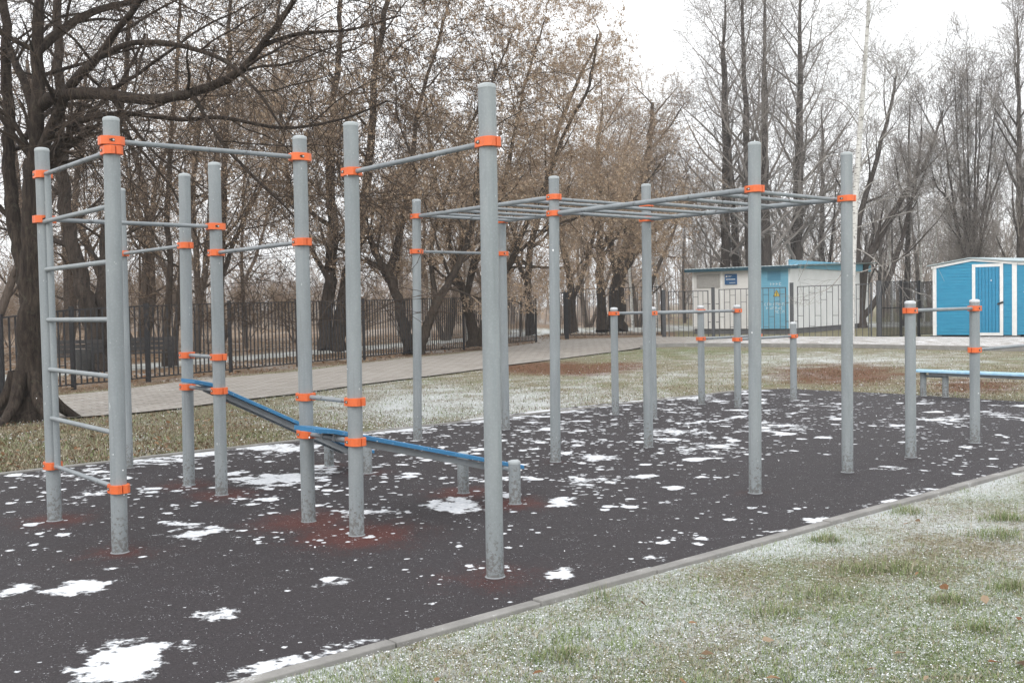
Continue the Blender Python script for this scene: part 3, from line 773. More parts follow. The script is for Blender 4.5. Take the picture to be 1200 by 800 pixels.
# gate across the path end
gA, gB = Gd(657, 47.6), Gd(778, 45.6); gd = (gB-gA).normalized()
gt = thing('metal_gate', 'double black metal gate of staggered bars at the end of the path', 'gate', (gA+gB)/2)
P = Part(gt)
p1_ = on_line(gA, gd, 654); p2_ = on_line(gA, gd, 664); p3_ = on_line(gA, gd, 778)
fence_post(P, p1_, hgt(p1_, 654, 347), .07, M['black'], 'gate_post'); fence_post(P, p2_, hgt(p2_, 664, 341), .19, M['black'], 'gate_post'); fence_post(P, p3_, hgt(p3_, 778, 340), .16, M['greyfence'], 'gate_post')
for x0, x1, y0, y1 in ((656.5, 661, 342.5, 342.3), (668, 714.5, 338.5, 336.8), (716, 775, 336.8, 335)):
    a = on_line(gA, gd, x0); b = on_line(gA, gd, x1)
    staggered_panel(P, a, b, hgt(a, x0, y0), hgt(b, x1, y1), M['black'], gap=.19, low=.22, name='gate_leaf', th=.03)
lk = MB(); a = on_line(gA, gd, 715.2); lk.bar(a+zz*.95-gd*.06, a+zz*.95+gd*.06, .05, .16); P.add(lk, 'latch', M['black'], None, False)
# grey fence before the substation
hA, hB = Gd(784, 45.4), Gd(1020, 41.4); hd = (hB-hA).normalized()
gf_ = thing('metal_fence', 'low grey metal fence of staggered bars in front of the white and blue substation', 'fence', (hA+hB)/2)
P = Part(gf_)
for px, py in ((836, 337), (928, 331.5), (1021, 331)):
    p = on_line(hA, hd, px); fence_post(P, p, hgt(p, px, py), .13 if px != 1021 else .05, M['greyfence'])
for x0, x1, y0, y1 in ((784, 830, 341, 340), (843, 921, 338.5, 336), (935, 1018, 335, 332)):
    a = on_line(hA, hd, x0); b = on_line(hA, hd, x1); staggered_panel(P, a, b, hgt(a, x0, y0), hgt(b, x1, y1), M['greyfence'], gap=.235, low=.06, th=.032)
lkb = MB()
for x0, x1 in ((830, 833.5), (838.5, 843), (921, 925), (931, 935)):
    for z in (.75, 1.55):
        a = on_line(hA, hd, x0)+hd*.02; b = on_line(hA, hd, x1)-hd*.02; lkb.bar(a+zz*z, b+zz*z, .03, .03)
P.add(lkb, 'bracket', M['greyfence'], None, False)
# dark dense fence between substation and shed
dA, dB = Gd(1031, 42.0), Gd(1098, 44.0); dd = (dB-dA).normalized()
df = thing('dark_fence', 'tall dark picket fence filling the gap between the substation and the blue shed', 'fence', (dA+dB)/2)
P = Part(df)
for px, wd, mt in ((1030, .16, 'greyfence'), (1056, .10, 'black'), (1077, .10, 'black')):
    p = on_line(dA, dd, px); fence_post(P, p, hgt(p, px, 329), wd, M[mt])
for x0, x1 in ((1032, 1055), (1057.5, 1076), (1078.5, 1096)):
    a = on_line(dA, dd, x0); b = on_line(dA, dd, x1); picket_panel(P, a, b, hgt(a, x0, 330), hgt(b, x1, 328.5), M['black'], gap=.085, low=.08, hbit=False, thick=.026)
    mb = MB(); m_ = hgt(a, x0, 361)
    mb.bar(a+zz*m_, b+zz*m_, .03, .04); P.add(mb, 'middle_rail', M['black'], None, False)

# ------------------------------------------------------------------ substation
sC = Gd(926, 49.4)                       # near corner
fd = Vector((-.80, .60, 0)); sdv = Vector((.60, .80, 0))
def line_at(A, d, px): return on_line(A, d, px)
sL = on_line(sC, fd, 812); sR = on_line(sC, sdv, 1017.5)
fl_, sl_ = (sL-sC).length, (sR-sC).length
sub = thing('substation', 'white substation with faded blue door and snowy sheet roof behind the grey fence', 'substation', sC)
P = Part(sub)
zb = hgt(sC, 926, 385); zt = hgt(sC, 926, 313.5)
def wallbox(a, b, z0, z1, th=.06, off=0.0, mb=None):
    mb = mb or MB(); d = (b-a).normalized(); nrm = Vector((d.y, -d.x, 0))
    if nrm.y > 0: nrm = -nrm
    mb.bar(a+zz*(z0+z1)/2+nrm*off, b+zz*(z0+z1)/2+nrm*off, th, z1-z0); return mb
# body
body = MB(); o4 = [sC, sR, sR+fd*fl_, sL]; body.prism([(p.x, p.y) for p in o4], zb, zt); 
bmat = P.add(body, 'side_wall', M['wallwhite'], None, False)
pl = MB(); ins = .06
q4 = [sC+(fd+sdv)*ins, sR+(fd-sdv)*ins, sR+fd*(fl_-ins)-sdv*ins, sL+(sdv-fd)*ins]; pl.prism([(p.x, p.y) for p in q4], -.1, zb-.003); P.add(pl, 'plinth', M['plinth'], None, False)
def fpt(px): return on_line(sC, fd, px)
fnorm = Vector((-sdv.x, -sdv.y, 0))
dl, dr = fpt(886), fpt(924.2)
fw_ = MB()
a = fpt(812.0); b = dl+fd*.02
fw_.bar(a+fnorm*.012+zz*(zb+zt)/2, b+fnorm*.012+zz*(zb+zt)/2, .02, zt-zb-.004)
front = P.add(fw_, 'front_wall', M['wallgrey'], None, False)
tr = MB()
for px in (813.2, 846.5, 884):
    p = fpt(px); tr.bar(p+fnorm*.030+zz*zb, p+fnorm*.030+zz*(zt-.01), .10, .012, up=fnorm)
P.add(tr, 'cover_strip', M['white'], None, False)
vn = MB(); a = fpt(817.5); b = fpt(844.5); z0, z1 = hgt(a, 830, 337.5), hgt(a, 830, 322)
vn.bar(a+fnorm*.036+zz*(z0+z1)/2, b+fnorm*.036+zz*(z0+z1)/2, .02, z1-z0)
for i in range(9):
    z = z0+(z1-z0)*(i+.5)/9; vn.bar(a+fnorm*.052+zz*z, b+fnorm*.052+zz*z, .012, .03)
P.add(vn, 'vent_grille', M['vent'], None, False)
sg = MB(); a = fpt(850.3); b = fpt(864.6); z0, z1 = hgt(a, 857, 333.5), hgt(a, 857, 321.2)
sg.bar(a+fnorm*.040+zz*(z0+z1)/2, b+fnorm*.040+zz*(z0+z1)/2, .03, z1-z0); sign = P.add(sg, 'sign', M['signblue'], None, False)
sk = MB(); sw = (b-a).length; dS = (b-a)/sw; hS = z1-z0; rng = random.Random(7)
def sline(x0, x1, yy, th, solid=False):
    x = x0
    while x < x1:
        wd = (x1-x0) if solid else rng.uniform(.020, .045)
        sk.bar(a+dS*x+fnorm*.0565+zz*(z0+hS*yy), a+dS*min(x1, x+wd)+fnorm*.0565+zz*(z0+hS*yy), .003, th); x += wd+.014
sline(sw*.10, sw*.22, .78, hS*.16, True); sline(sw*.27, sw*.56, .82, hS*.05); sline(sw*.27, sw*.50, .72, hS*.04)
sline(sw*.13, sw*.86, .50, hS*.09); sline(sw*.40, sw*.88, .17, hS*.06)
P.add(sk, 'sign_lettering', M['white'], sign, False)
# door
dm = MB(); dm.bar(dl+fnorm*.03+zz*(zb+zt-.02)/2, dr+fnorm*.03+zz*(zb+zt-.02)/2, .06, zt-zb-.02); door = P.add(dm, 'door', M['subblue'], None, False)
ddv = (dr-dl).normalized(); dw = (dr-dl).length
jm = MB()
for t in (.10, .90): jm.bar(dl+ddv*dw*t+fnorm*.064+zz*(zb+.05), dl+ddv*dw*t+fnorm*.064+zz*(zt-.06), .03, .008, up=fnorm)
jm.bar(dl+ddv*dw*.5+fnorm*.064+zz*(zb+.05), dl+ddv*dw*.5+fnorm*.064+zz*(zt-.75), .012, .006, up=fnorm)
P.add(jm, 'door_frame', M['subblue'], door, False)
ov = MB(); a = fpt(900.5); b = fpt(916); z0, z1 = hgt(dl, 905, 329), hgt(dl, 905, 318.5)
ov.bar(a+fnorm*.066+zz*(z0+z1)/2, b+fnorm*.066+zz*(z0+z1)/2, .012, z1-z0)
for i in range(7): ov.bar(a+fnorm*.076+zz*(z0+(z1-z0)*(i+.5)/7), b+fnorm*.076+zz*(z0+(z1-z0)*(i+.5)/7), .01, .022)
P.add(ov, 'door_vent', mk_plank('vent_blue', (.08, .25, .37), (.11, .29, .41), (.3, .42, .5)), door, False)
lt = MB(); rng = random.Random(21)
def letters(x0, x1, y, hh):
    a = fpt(x0); b = fpt(x1); d = (b-a).normalized(); L_ = (b-a).length; x = 0; zc = hgt(dl, (x0+x1)/2, y)
    while x < L_-.05:
        wd = rng.uniform(.07, .11); o = a+d*x+fnorm*.0625+zz*zc
        k = rng.randrange(4)
        if k in (0, 1, 3): lt.bar(o-zz*hh/2, o+zz*hh/2, .022, .003, up=fnorm)
        if k in (0, 2): lt.bar(o+d*wd-zz*hh/2, o+d*wd+zz*hh/2, .022, .003, up=fnorm)
        if k in (0, 1): lt.bar(o+d*.012+zz*(hh/2-.012), o+d*wd-d*.012+zz*(hh/2-.012), .003, .022)
        if k in (2, 3): lt.bar(o+d*.012, o+d*wd-d*.012, .003, .022)
        if k in (1, 2): lt.bar(o+d*.013-zz*(hh/2-.012), o+d*wd-d*.013-zz*(hh/2-.012), .003, .022)
        x += wd+.06
letters(904, 918, 333, .13); letters(897, 919.5, 356.3, .13); letters(899, 919.5, 360.8, .13); letters(908.5, 919.5, 365, .13)
P.add(lt, 'door_lettering', M['marks'], door, False)
wn = MB(); c = fpt(911); cz = hgt(dl, 911, 344)
def tri(mb, sc_, off, mi):
    b = len(mb.v)
    for o in (off, off+.004):
        for x, z in ((-.19, -.15), (.19, -.15), (0, .20)):
            p = c+ddv*x*sc_+fnorm*o+zz*(cz+z*sc_); mb.v.append((p.x, p.y, p.z))
    for f in ((0, 2, 1), (3, 4, 5), (0, 1, 4, 3), (1, 2, 5, 4), (2, 0, 3, 5)): mb.f.append(tuple(b+i for i in f)); mb.mi.append(mi)
tri(wn, 1.0, .068, 0); tri(wn, .82, .074, 1)
for (x0, z0_), (x1, z1_) in (((.03, .09), (-.03, 0.0)), ((-.03, 0.0), (.035, -.01)), ((.035, -.01), (-.01, -.10))):
    wn.bar(c+ddv*x0+fnorm*.081+zz*(cz+z0_), c+ddv*x1+fnorm*.081+zz*(cz+z1_), .004, .028)
    wn.mi[-6:] = [0]*6
P.add(wn, 'warning_sign', [M['black'], M['yellow']], door, False)
# roof: corrugated sheet sloping to the front, blue fascia on the side
rz = zt
e0 = sL+fd*.28+fnorm*.34; e1 = sC-fd*.55+fnorm*.34       # front eave line
depth = sl_+.40
rf_ = MB(); nC = 56; rise = .38
for k in range(nC+1):
    t = k/nC; p = e0.lerp(e1, t); wv = .022*math.cos(k*PI)
    q = p+sdv*depth
    rf_.v += [(p.x, p.y, rz+.10+wv), (q.x, q.y, rz+.10+rise+wv)]
    rf_.v += [(p.x, p.y, rz+.085+wv), (q.x, q.y, rz+.085+rise+wv)]
for k in range(nC):
    a = 4*k; rf_.f += [(a, a+4, a+5, a+1), (a+2, a+3, a+7, a+6), (a, a+2, a+6, a+4), (a+1, a+5, a+7, a+3)]; rf_.mi += [0]*4
P.add(rf_, 'roof', M['subroof'], None, False)
fa = MB(); fa.bar(e0+zz*(rz+.01), e1-fd*0+zz*(rz+.01), .03, .15); P.add(fa, 'eave_board', M['subteal'], None, False)
sf = MB(); a = sC-fd*.06+fnorm*.30; b = sR-fd*.06+sdv*.20
nb_ = 8
z_lo = zt-.02
sfv = [a+zz*(z_lo), b+zz*(z_lo), b+zz*(zt+.36), a+zz*(zt+.02+.36)]
b0 = len(sf.v)
for off in (0, .06):
    for p in sfv: q = p-fd*off; sf.v.append((q.x, q.y, q.z))
for f in ((0, 1, 2, 3), (7, 6, 5, 4), (0, 4, 5, 1), (1, 5, 6, 2), (2, 6, 7, 3), (3, 7, 4, 0)): sf.f.append(f); sf.mi.append(0)
P.add(sf, 'side_fascia', M['subblue'], None, False)
# ------------------------------------------------------------------ blue shed
hL, hR = Gd(1094.5, 41.2), Gd(1190.5, 39.6); hv = (hR-hL).normalized(); hn = Vector((hv.y, -hv.x, 0))
if hn.y > 0: hn = -hn
hs = -hn
hs = (hs+hv*.55).normalized()
shed = thing('shed', 'bright blue wooden shed with white trim and a closed blue door at the right edge', 'shed', (hL+hR)/2)
P = Part(shed)
wS = (hR-hL).length; z0 = hgt(hL, 1094, 392.5); zl = hgt(hL, 1094, 313); zr = hgt(hR, 1190, 307.5); zp = hgt((hL+hR)/2, 1140, 303.5)
def hp(t, z, off=0): return hL+hv*(wS*t)+hn*off+zz*z
def gable(t): return zl+(zp-zl)*t/.48 if t < .48 else zp+(zr-zp)*(t-.48)/.52
DS = 3.4
bd = MB(); bs = []
for off in (0, 1):
    for t, z in ((0, z0), (1, z0), (1, gable(1)-.05), (.48, gable(.48)-.05), (0, gable(0)-.05)):
        p = hp(t, z)+hs*(DS*off); bs.append((p.x, p.y, p.z))
bd.v = bs; bd.f = [(0, 1, 2, 3, 4), (9, 8, 7, 6, 5), (0, 5, 6, 1), (1, 6, 7, 2), (2, 7, 8, 3), (3, 8, 9, 4), (4, 9, 5, 0)]; bd.mi = [0]*7
P.add(bd, 'inner_wall', M['shedblue'], None, False)
cl = MB(); nB = 26; bh = (zp-z0)/nB; rng = random.Random(5)
for i in range(nB):
    za = z0+bh*i; zc = za+bh/2
    t0, t1 = .035, .965
    top = za+bh
    if top > zl-.06 or top > zr-.06:
        while gable(t0) < top+.05 and t0 < .47: t0 += .01
        while gable(t1) < top+.05 and t1 > .49: t1 -= .01
        if t1-t0 < .08: continue
    sag = rng.uniform(-.004, .004)
    def board_(ta, tb):
        if tb-ta < .01: return
        cl.bar(hp(ta, zc+sag, .010+rng.uniform(0, .012)), hp(tb, zc+sag, .010+rng.uniform(0, .012)), .022, bh-.020)
    if top < hgt(hL, 1140, 309.5): board_(t0, .480); board_(.865, t1)
    else: board_(t0, t1)
for i in range(nB):
    za = z0+bh*(i+.5)
    if za+bh/2 > zr-.06: break
    nS = Vector((hs.y, -hs.x, 0)); nS = nS if nS.dot(hv) > 0 else -nS
    a = hR+nS*.012+zz*za+hs*.06; cl.bar(a, a+hs*(DS-.1), .02, bh-.020)
P.add(cl, 'cladding', M['shedblue'], None, False)
tm = MB()
for t in (.012, .985): tm.bar(hp(t, z0-.02, .035), hp(t, gable(t)-.04, .035), .14 if t < .5 else .17, .03, up=hn)
for t0, t1 in ((-.03, .48), (.48, 1.02)):
    tm.bar(hp(t0, gable(max(0, t0))+(-.03), .055), hp(t1, gable(min(1, t1))-.03, .055), .05, .10)
P.add(tm, 'trim', M['white'], None, False)
a_ = hR+hs*.0; rl = MB(); rl.bar(hp(1.01, zr-.03, .0)+hs*.05, hp(1.01, zr-.03, 0)+hs*DS, .05, .12); P.add(rl, 'eave_board', M['white'], None, False)
rm = MB()
for (ta, tb) in ((-.05, .48), (.48, 1.05)):
    b = len(rm.v)
    for off, th in ((0, 0), (0, .03)):
        for t, s_ in ((ta, -.18), (tb, -.18), (tb, DS+.15), (ta, DS+.15)):
            ga = gable(min(1, max(0, t)))+.035; p = hp(t, ga+th)+hs*s_; rm.v.append((p.x, p.y, p.z))
    for f in ((3, 2, 1, 0), (4, 5, 6, 7), (0, 1, 5, 4), (1, 2, 6, 5), (2, 3, 7, 6), (3, 0, 4, 7)): rm.f.append(tuple(b+i for i in f)); rm.mi.append(0)
P.add(rm, 'roof', M['subroof'], None, False)
dz0 = hgt(hL, 1160, 388.5); dz1 = hgt(hL, 1160, 313.5)
dd_ = MB(); nP = 7
for i in range(nP):
    a, b = .515+(.80-.515)*i/nP, .515+(.80-.515)*(i+1)/nP
    dd_.bar(hp((a+b)/2, dz0, .035), hp((a+b)/2, dz1, .035), wS*(b-a)-.016, .025, up=hn)
sdoor = P.add(dd_, 'door', M['sheddoor'], None, False)
df_ = MB()
for t in (.4975, .832): df_.bar(hp(t, dz0-.12, .04), hp(t, dz1+.12, .04), .12, .035, up=hn)
for z in (dz1+.06, dz0-.06): df_.bar(hp(.4975, z, .038)+hv*.062, hp(.832, z, .038)-hv*.062, .033, .115)
P.add(df_, 'door_frame', M['white'], sdoor, False)
dh = MB(); zc = hgt(hL, 1174, 355); dh.bar(hp(.785, zc-.03, .075), hp(.855, zc+.05, .075), .03, .07); P.add(dh, 'latch', M['black'], sdoor, False)
bk = MB()
for t in (.02, .5, .93):
    for s_ in (.15, DS-.2): 
        p = hp(t, 0)+hs*s_; bk.box(p+zz*(z0/2-.03), hv, hs, zz, .4, .3, z0+.05)
P.add(bk, 'foundation_block', M['plinth'], None, False)
jb = MB(); jb.bar(hp(.02, z0-.06, -.12), hp(.98, z0-.06, -.12), .1, .11); P.add(jb, 'floor_beam', M['darkgap'], None, False)  # dark strip put in as the shade of the gap under the shed
# ------------------------------------------------------------------ park benches beyond the fence, lamp pole
def park_bench(c, dx, label, group='park benches beyond the black fence'):
    t = thing('park_bench', label, 'bench', c, group); P = Part(t); dy = Vector((-dx.y, dx.x, 0)); dy = dy if dy.y > 0 else -dy
    st = MB()
    for i in range(4): st.box(c+dy*(-.18+.12*i)+zz*.45, dx, dy, zz, 1.75, .10, .035)
    P.add(st, 'seat', M['darkwood'], None, False)
    bk = MB()
    for i in range(3): bk.box(c-dy*(.27+.03*i)+zz*(.60+.13*i), dx, dy, zz, 1.75, .03, .11)
    P.add(bk, 'backrest', M['darkwood'], None, False)
    for s_ in (-1, 1):
        lg = MB(); lg.box(c+dx*.72*s_+zz*.205, dx, dy, zz, .10, .50, .43); lg.bar(c+dx*.72*s_-dy*.235+zz*.42, c+dx*.72*s_-dy*.315+zz*.95, .09, .04); P.add(lg, 'leg', M['darkgap'], None, False)
park_bench(Gd(80, 28.5), Vector((.93, .36, 0)).normalized(), 'dark slatted park bench beyond the fence, seen through the ladder rungs')
park_bench(Gd(168, 30.0), Vector((.93, .36, 0)).normalized(), 'dark slatted park bench beyond the fence, just right of the ladder')
bins = thing('litter_bin', 'small dark litter bin beside the park bench beyond the fence', 'litter bin', Gd(97, 27.6)); P = Part(bins)
mb = MB(); c = bins.location; mb.lathe((c.x, c.y, .08), [(.16, 0), (.20, .02), (.23, .58), (.215, .60)], 16); P.add(mb, 'bin_body', M['darkgap'])
mb = MB()
for s_ in (-1, 1): mb.bar((c.x+.26*s_, c.y, 0), (c.x+.26*s_, c.y, .75), .04, .04, up=(0, 1, 0))
P.add(mb, 'bin_frame', M['black'], None, False)
pc = Gd(548.5, 47); pole = thing('utility_pole', 'pale concrete lamp pole standing among the brown trees beyond the fence', 'pole', pc); P = Part(pole)
mb = MB(); mb.tube([(pc.x, pc.y, -.2), (pc.x, pc.y, 4), (pc.x, pc.y, 8.2)], [.13, .115, .09], 14, 0, True); P.add(mb, 'shaft', M['polecon'])
mb = MB(); mb.tube([(pc.x, pc.y, 8.1), (pc.x, pc.y-.05, 8.5), (pc.x+.3, pc.y-.5, 8.75), (pc.x+.5, pc.y-.9, 8.8)], .03, 8, 0, True); P.add(mb, 'lamp_arm', M['greyfence'])
mb = MB(); mb.box((pc.x+.6, pc.y-1.05, 8.78), Vector((.5, -.8, 0)).normalized(), Vector((.8, .5, 0)).normalized(), zz, .5, .22, .12); P.add(mb, 'lamp_head', M['greyfence'], None, False, .02)
# ------------------------------------------------------------------ trees
def rnd_perp(d, rng):
    while True:
        v = Vector((rng.gauss(0, 1), rng.gauss(0, 1), rng.gauss(0, 1))); v -= d*v.dot(d)
        if v.length > .1: return v.normalized()
class Spec:
    def __init__(s, **k): s.floor = 1.5; s.__dict__.update(k)
def smooth_path(pts, n):
    """Catmull-Rom through pts -> n points per span"""
    out = []
    for i in range(len(pts)-1):
        p0 = pts[max(0, i-1)]; p1 = pts[i]; p2 = pts[i+1]; p3 = pts[min(len(pts)-1, i+2)]
        for k in range(n):
            t = k/n; out.append(.5*((2*p1)+(p2-p0)*t+(2*p0-5*p1+4*p2-p3)*t*t+(3*p1-p0-3*p2+p3)*t**3))
    out.append(pts[-1]); return out
class Tree:
    def __init__(s, S, seed, origin=Vector((0, 0, 0))):
        s.S = S; s.rng = random.Random(seed); s.trunk = MB(); s.crown = MB(); s.leaf = MB(); s.o = origin
    def branch(s, pos, d, L, r, lvl):
        S = s.S; rng = s.rng; n = S.segs[lvl]; pts = [pos]; d = d.normalized(); st = L/n
        for i in range(n):
            w = S.wob[lvl]
            d = (d+Vector((rng.gauss(0, w), rng.gauss(0, w), rng.gauss(0, w)+S.trop[lvl]))).normalized()
            if lvl > 0 and d.z < 0 and pts[-1].z < S.floor: d = Vector((d.x, d.y, .25)).normalized()
            pts.append(pts[-1]+d*st)
        rad = [max(S.rmin, r*(1-(1-S.tip[lvl])*i/n)) for i in range(n+1)]
        s.emit(pts, rad, lvl); s.kids(pts, rad, L, lvl)
    def emit(s, pts, rad, lvl):
        mb = s.trunk if lvl <= s.S.trunk_lvl else s.crown
        mb.tube([(p.x, p.y, p.z) for p in pts], rad, s.S.sides[lvl])
    def kids(s, pts, rad, L, lvl, t0=None, mult=1.0):
        S = s.S; rng = s.rng
        if lvl >= len(S.n):
            if S.leaves: s.leaves_on(pts)
            return
        n = S.n[lvl]; n = int(n*mult) if n*mult >= 1 else 1
        if S.leaves and lvl == len(S.n)-1 and rng.random() < .5: s.leaves_on(pts)
        t0 = S.t0[lvl] if t0 is None else t0
        ph = rng.uniform(0, 6.28); m = len(pts)-1
        for k in range(n):
            t = t0+(1-t0)*(k+rng.random())/n; f = t*m; i = min(m-1, int(f)); u = f-i
            p = pts[i].lerp(pts[i+1], u); d = (pts[i+1]-pts[i]).normalized(); r = rad[i]*(1-u)+rad[i+1]*u
            a = math.radians(rng.gauss(S.ang[lvl], S.angj)); ph += 2.4+rng.uniform(-.5, .5)
            x = d.cross(Vector((0, 0, 1)));  x = x.normalized() if x.length > .05 else Vector((1, 0, 0)); y = x.cross(d)
            side = x*math.cos(ph)+y*math.sin(ph)
            nd = d*math.cos(a)+side*math.sin(a)
            nl = S.lens[lvl]*(L if S.rel else 1)*(1-S.short[lvl]*t)*rng.uniform(.6, 1.25)
            s.branch(p, nd, nl, max(S.rmin, min(r*.85, r*S.rr[lvl]*rng.uniform(.75, 1.15))), lvl+1)
    def leaves_on(s, pts):
        S = s.S; rng = s.rng
        for k in range(S.leaves):
            if rng.random() > S.leafp: continue
            i = rng.randrange(len(pts)-1); c = pts[i].lerp(pts[i+1], rng.random())
            cl = rng.randint(1, S.leafcl)
            for q in range(cl):
                ax = Vector((rng.gauss(0, .5), rng.gauss(0, .5), -1)).normalized(); sd = rnd_perp(ax, rng)
                l = S.leafs*rng.uniform(.6, 1.3); w = l*rng.uniform(.25, .42); o = c+Vector((rng.gauss(0, .035), rng.gauss(0, .035), -.02-.11*rng.random()))
                b = len(s.leaf.v); nn = ax.cross(sd)*w*.25
                for p in (o, o+ax*l*.45+sd*w+nn, o+ax*l, o+ax*l*.5-sd*w+nn): s.leaf.v.append((p.x, p.y, p.z))
                s.leaf.f.append((b, b+1, b+2, b+3)); s.leaf.mi.append(0)
    def finish(s, name, label, cat, loc, bark, twig, group=None, leafm='leaf', twig_name='crown'):
        t = thing(name, label, cat, loc, group)
        s.trunk.build('trunk', M[bark], t, True)
        if s.crown.f: s.crown.build(twig_name, M[twig], t)
        if s.leaf.f: s.leaf.build('dry_leaves', M[leafm], t)
        return t
def copy_tree(o, loc, rz, sc_, label, group=None):
    r = o.copy(); COL.objects.link(r); r.location = loc; r.rotation_euler = (0, 0, rz); r.scale = sc_ if isinstance(sc_, tuple) else (sc_,)*3
    r['label'] = label
    if group: r['group'] = group
    elif 'group' in r: del r['group']
    for ch in list(o.children):
        c = ch.copy(); COL.objects.link(c); c.parent = r
    return r
MAPLE = Spec(segs=[9, 7, 5, 4, 3], wob=[.07, .13, .18, .2, .22], trop=[.035, .05, .02, -.02, -.05], tip=[.35, .3, .3, .35, .5], trunk_lvl=1, sides=[9, 6, 4, 3, 3],
    n=[11, 8, 6, 5], t0=[.18, .2, .15, .1], ang=[48, 50, 48, 50], angj=11, lens=[3.4, 1.7, .95, .5], rel=False, short=[.45, .4, .3, .2], rr=[.5, .5, .5, .6], rmin=.0042,
    leaves=3, leafp=.27, leafcl=8, leafs=.070)
LINDEN = Spec(segs=[14, 9, 6, 4, 3], wob=[.025, .07, .12, .16, .2], trop=[.02, .05, .06, .04, .0], tip=[.12, .2, .3, .4, .5], trunk_lvl=0, sides=[10, 5, 4, 3, 3],
    n=[26, 7, 5, 3], t0=[.10, .2, .12, .1], ang=[46, 42, 46, 48], angj=12, lens=[6.6, 2.2, 1.1, .6], rel=False, short=[.55, .4, .3, .2], rr=[.40, .42, .55, .6], rmin=.006, leaves=0)
BROOM = Spec(segs=[8, 9, 6, 4, 3], wob=[.03, .055, .08, .12, .16], trop=[.03, .075, .07, .05, .0], tip=[.4, .2, .25, .4, .5], trunk_lvl=1, sides=[9, 6, 4, 3, 3],
    n=[12, 12, 6, 5], t0=[.15, .12, .15, .1], ang=[34, 30, 30, 36], angj=9, lens=[9.0, 3.0, 1.3, .6], rel=False, short=[.40, .55, .3, .2], rr=[.55, .42, .5, .6], rmin=.006, leaves=0)
THIN = Spec(segs=[9, 6, 4, 3], wob=[.04, .12, .16, .2], trop=[.03, .07, .03, 0], tip=[.2, .25, .4, .5], trunk_lvl=0, sides=[7, 4, 3, 3],
    n=[24, 8, 6], t0=[.18, .15, .1], ang=[50, 48, 48], angj=12, lens=[2.3, 1.0, .55], rel=False, short=[.6, .3, .2], rr=[.35, .5, .6], rmin=.0055, leaves=0)
BUSH = Spec(segs=[6, 5, 4, 3], wob=[.08, .14, .18, .2], trop=[.06, .05, .03, 0], tip=[.3, .3, .4, .5], trunk_lvl=0, sides=[5, 4, 3, 3],
    n=[9, 7, 5], t0=[.2, .15, .1], ang=[38, 42, 45], angj=12, lens=[1.5, .8, .45], rel=False, short=[.5, .3, .2], rr=[.5, .5, .6], rmin=.005, leaves=1, leafp=.35, leafcl=2, leafs=.06)
BIRCHS = Spec(segs=[12, 9, 6, 5], wob=[.02, .07, .12, .12], trop=[.02, .0, -.06, -.13], tip=[.25, .12, .25, .4], trunk_lvl=0, sides=[10, 5, 3, 3],
    n=[24, 11, 6], t0=[.25, .2, .1], ang=[40, 48, 45], angj=10, lens=[3.0, 1.2, .9], rel=False, short=[.55, .4, .2], rr=[.24, .4, .6], rmin=.0045, leaves=0)
import copy as _c
def var(S, **k):
    T = _c.copy(S); T.__dict__.update(k); return T
def stems_tree(S, seed, stems, base, lvl=0, mult=1.0, flare=None):
    """explicit main stems: list of (points, r0, r1, t0)"""
    T = Tree(S, seed)
    for pts, r0, r1, t0 in stems:
        loc = smooth_path([p-base for p in pts], 5); n = len(loc)
        for q in loc[1:-1]: q += Vector((T.rng.gauss(0, 1), T.rng.gauss(0, 1), T.rng.gauss(0, .5)))*min(.05, r0*.12)
        rad = [r0+(r1-r0)*(i/(n-1)) for i in range(n)]
        if flare:
            for i, q in enumerate(loc):
                if q.z < .9: rad[i] *= 1+flare*math.exp(-max(0, q.z)*3.2)
        T.trunk.tube([(p.x, p.y, p.z) for p in loc], rad, 14 if r0 > .1 else 8)
        Lp = sum((loc[i+1]-loc[i]).length for i in range(n-1))
        T.kids(loc, rad, Lp, lvl, t0, mult)
    return T
def S_(dist, *pts):
    """stem points seen at bearings px,py with a depth offset each"""
    return [D(p[0], p[1], dist+(p[2] if len(p) > 2 else 0)) for p in pts]
def grounded(dist, px):
    return Gd(px, dist)
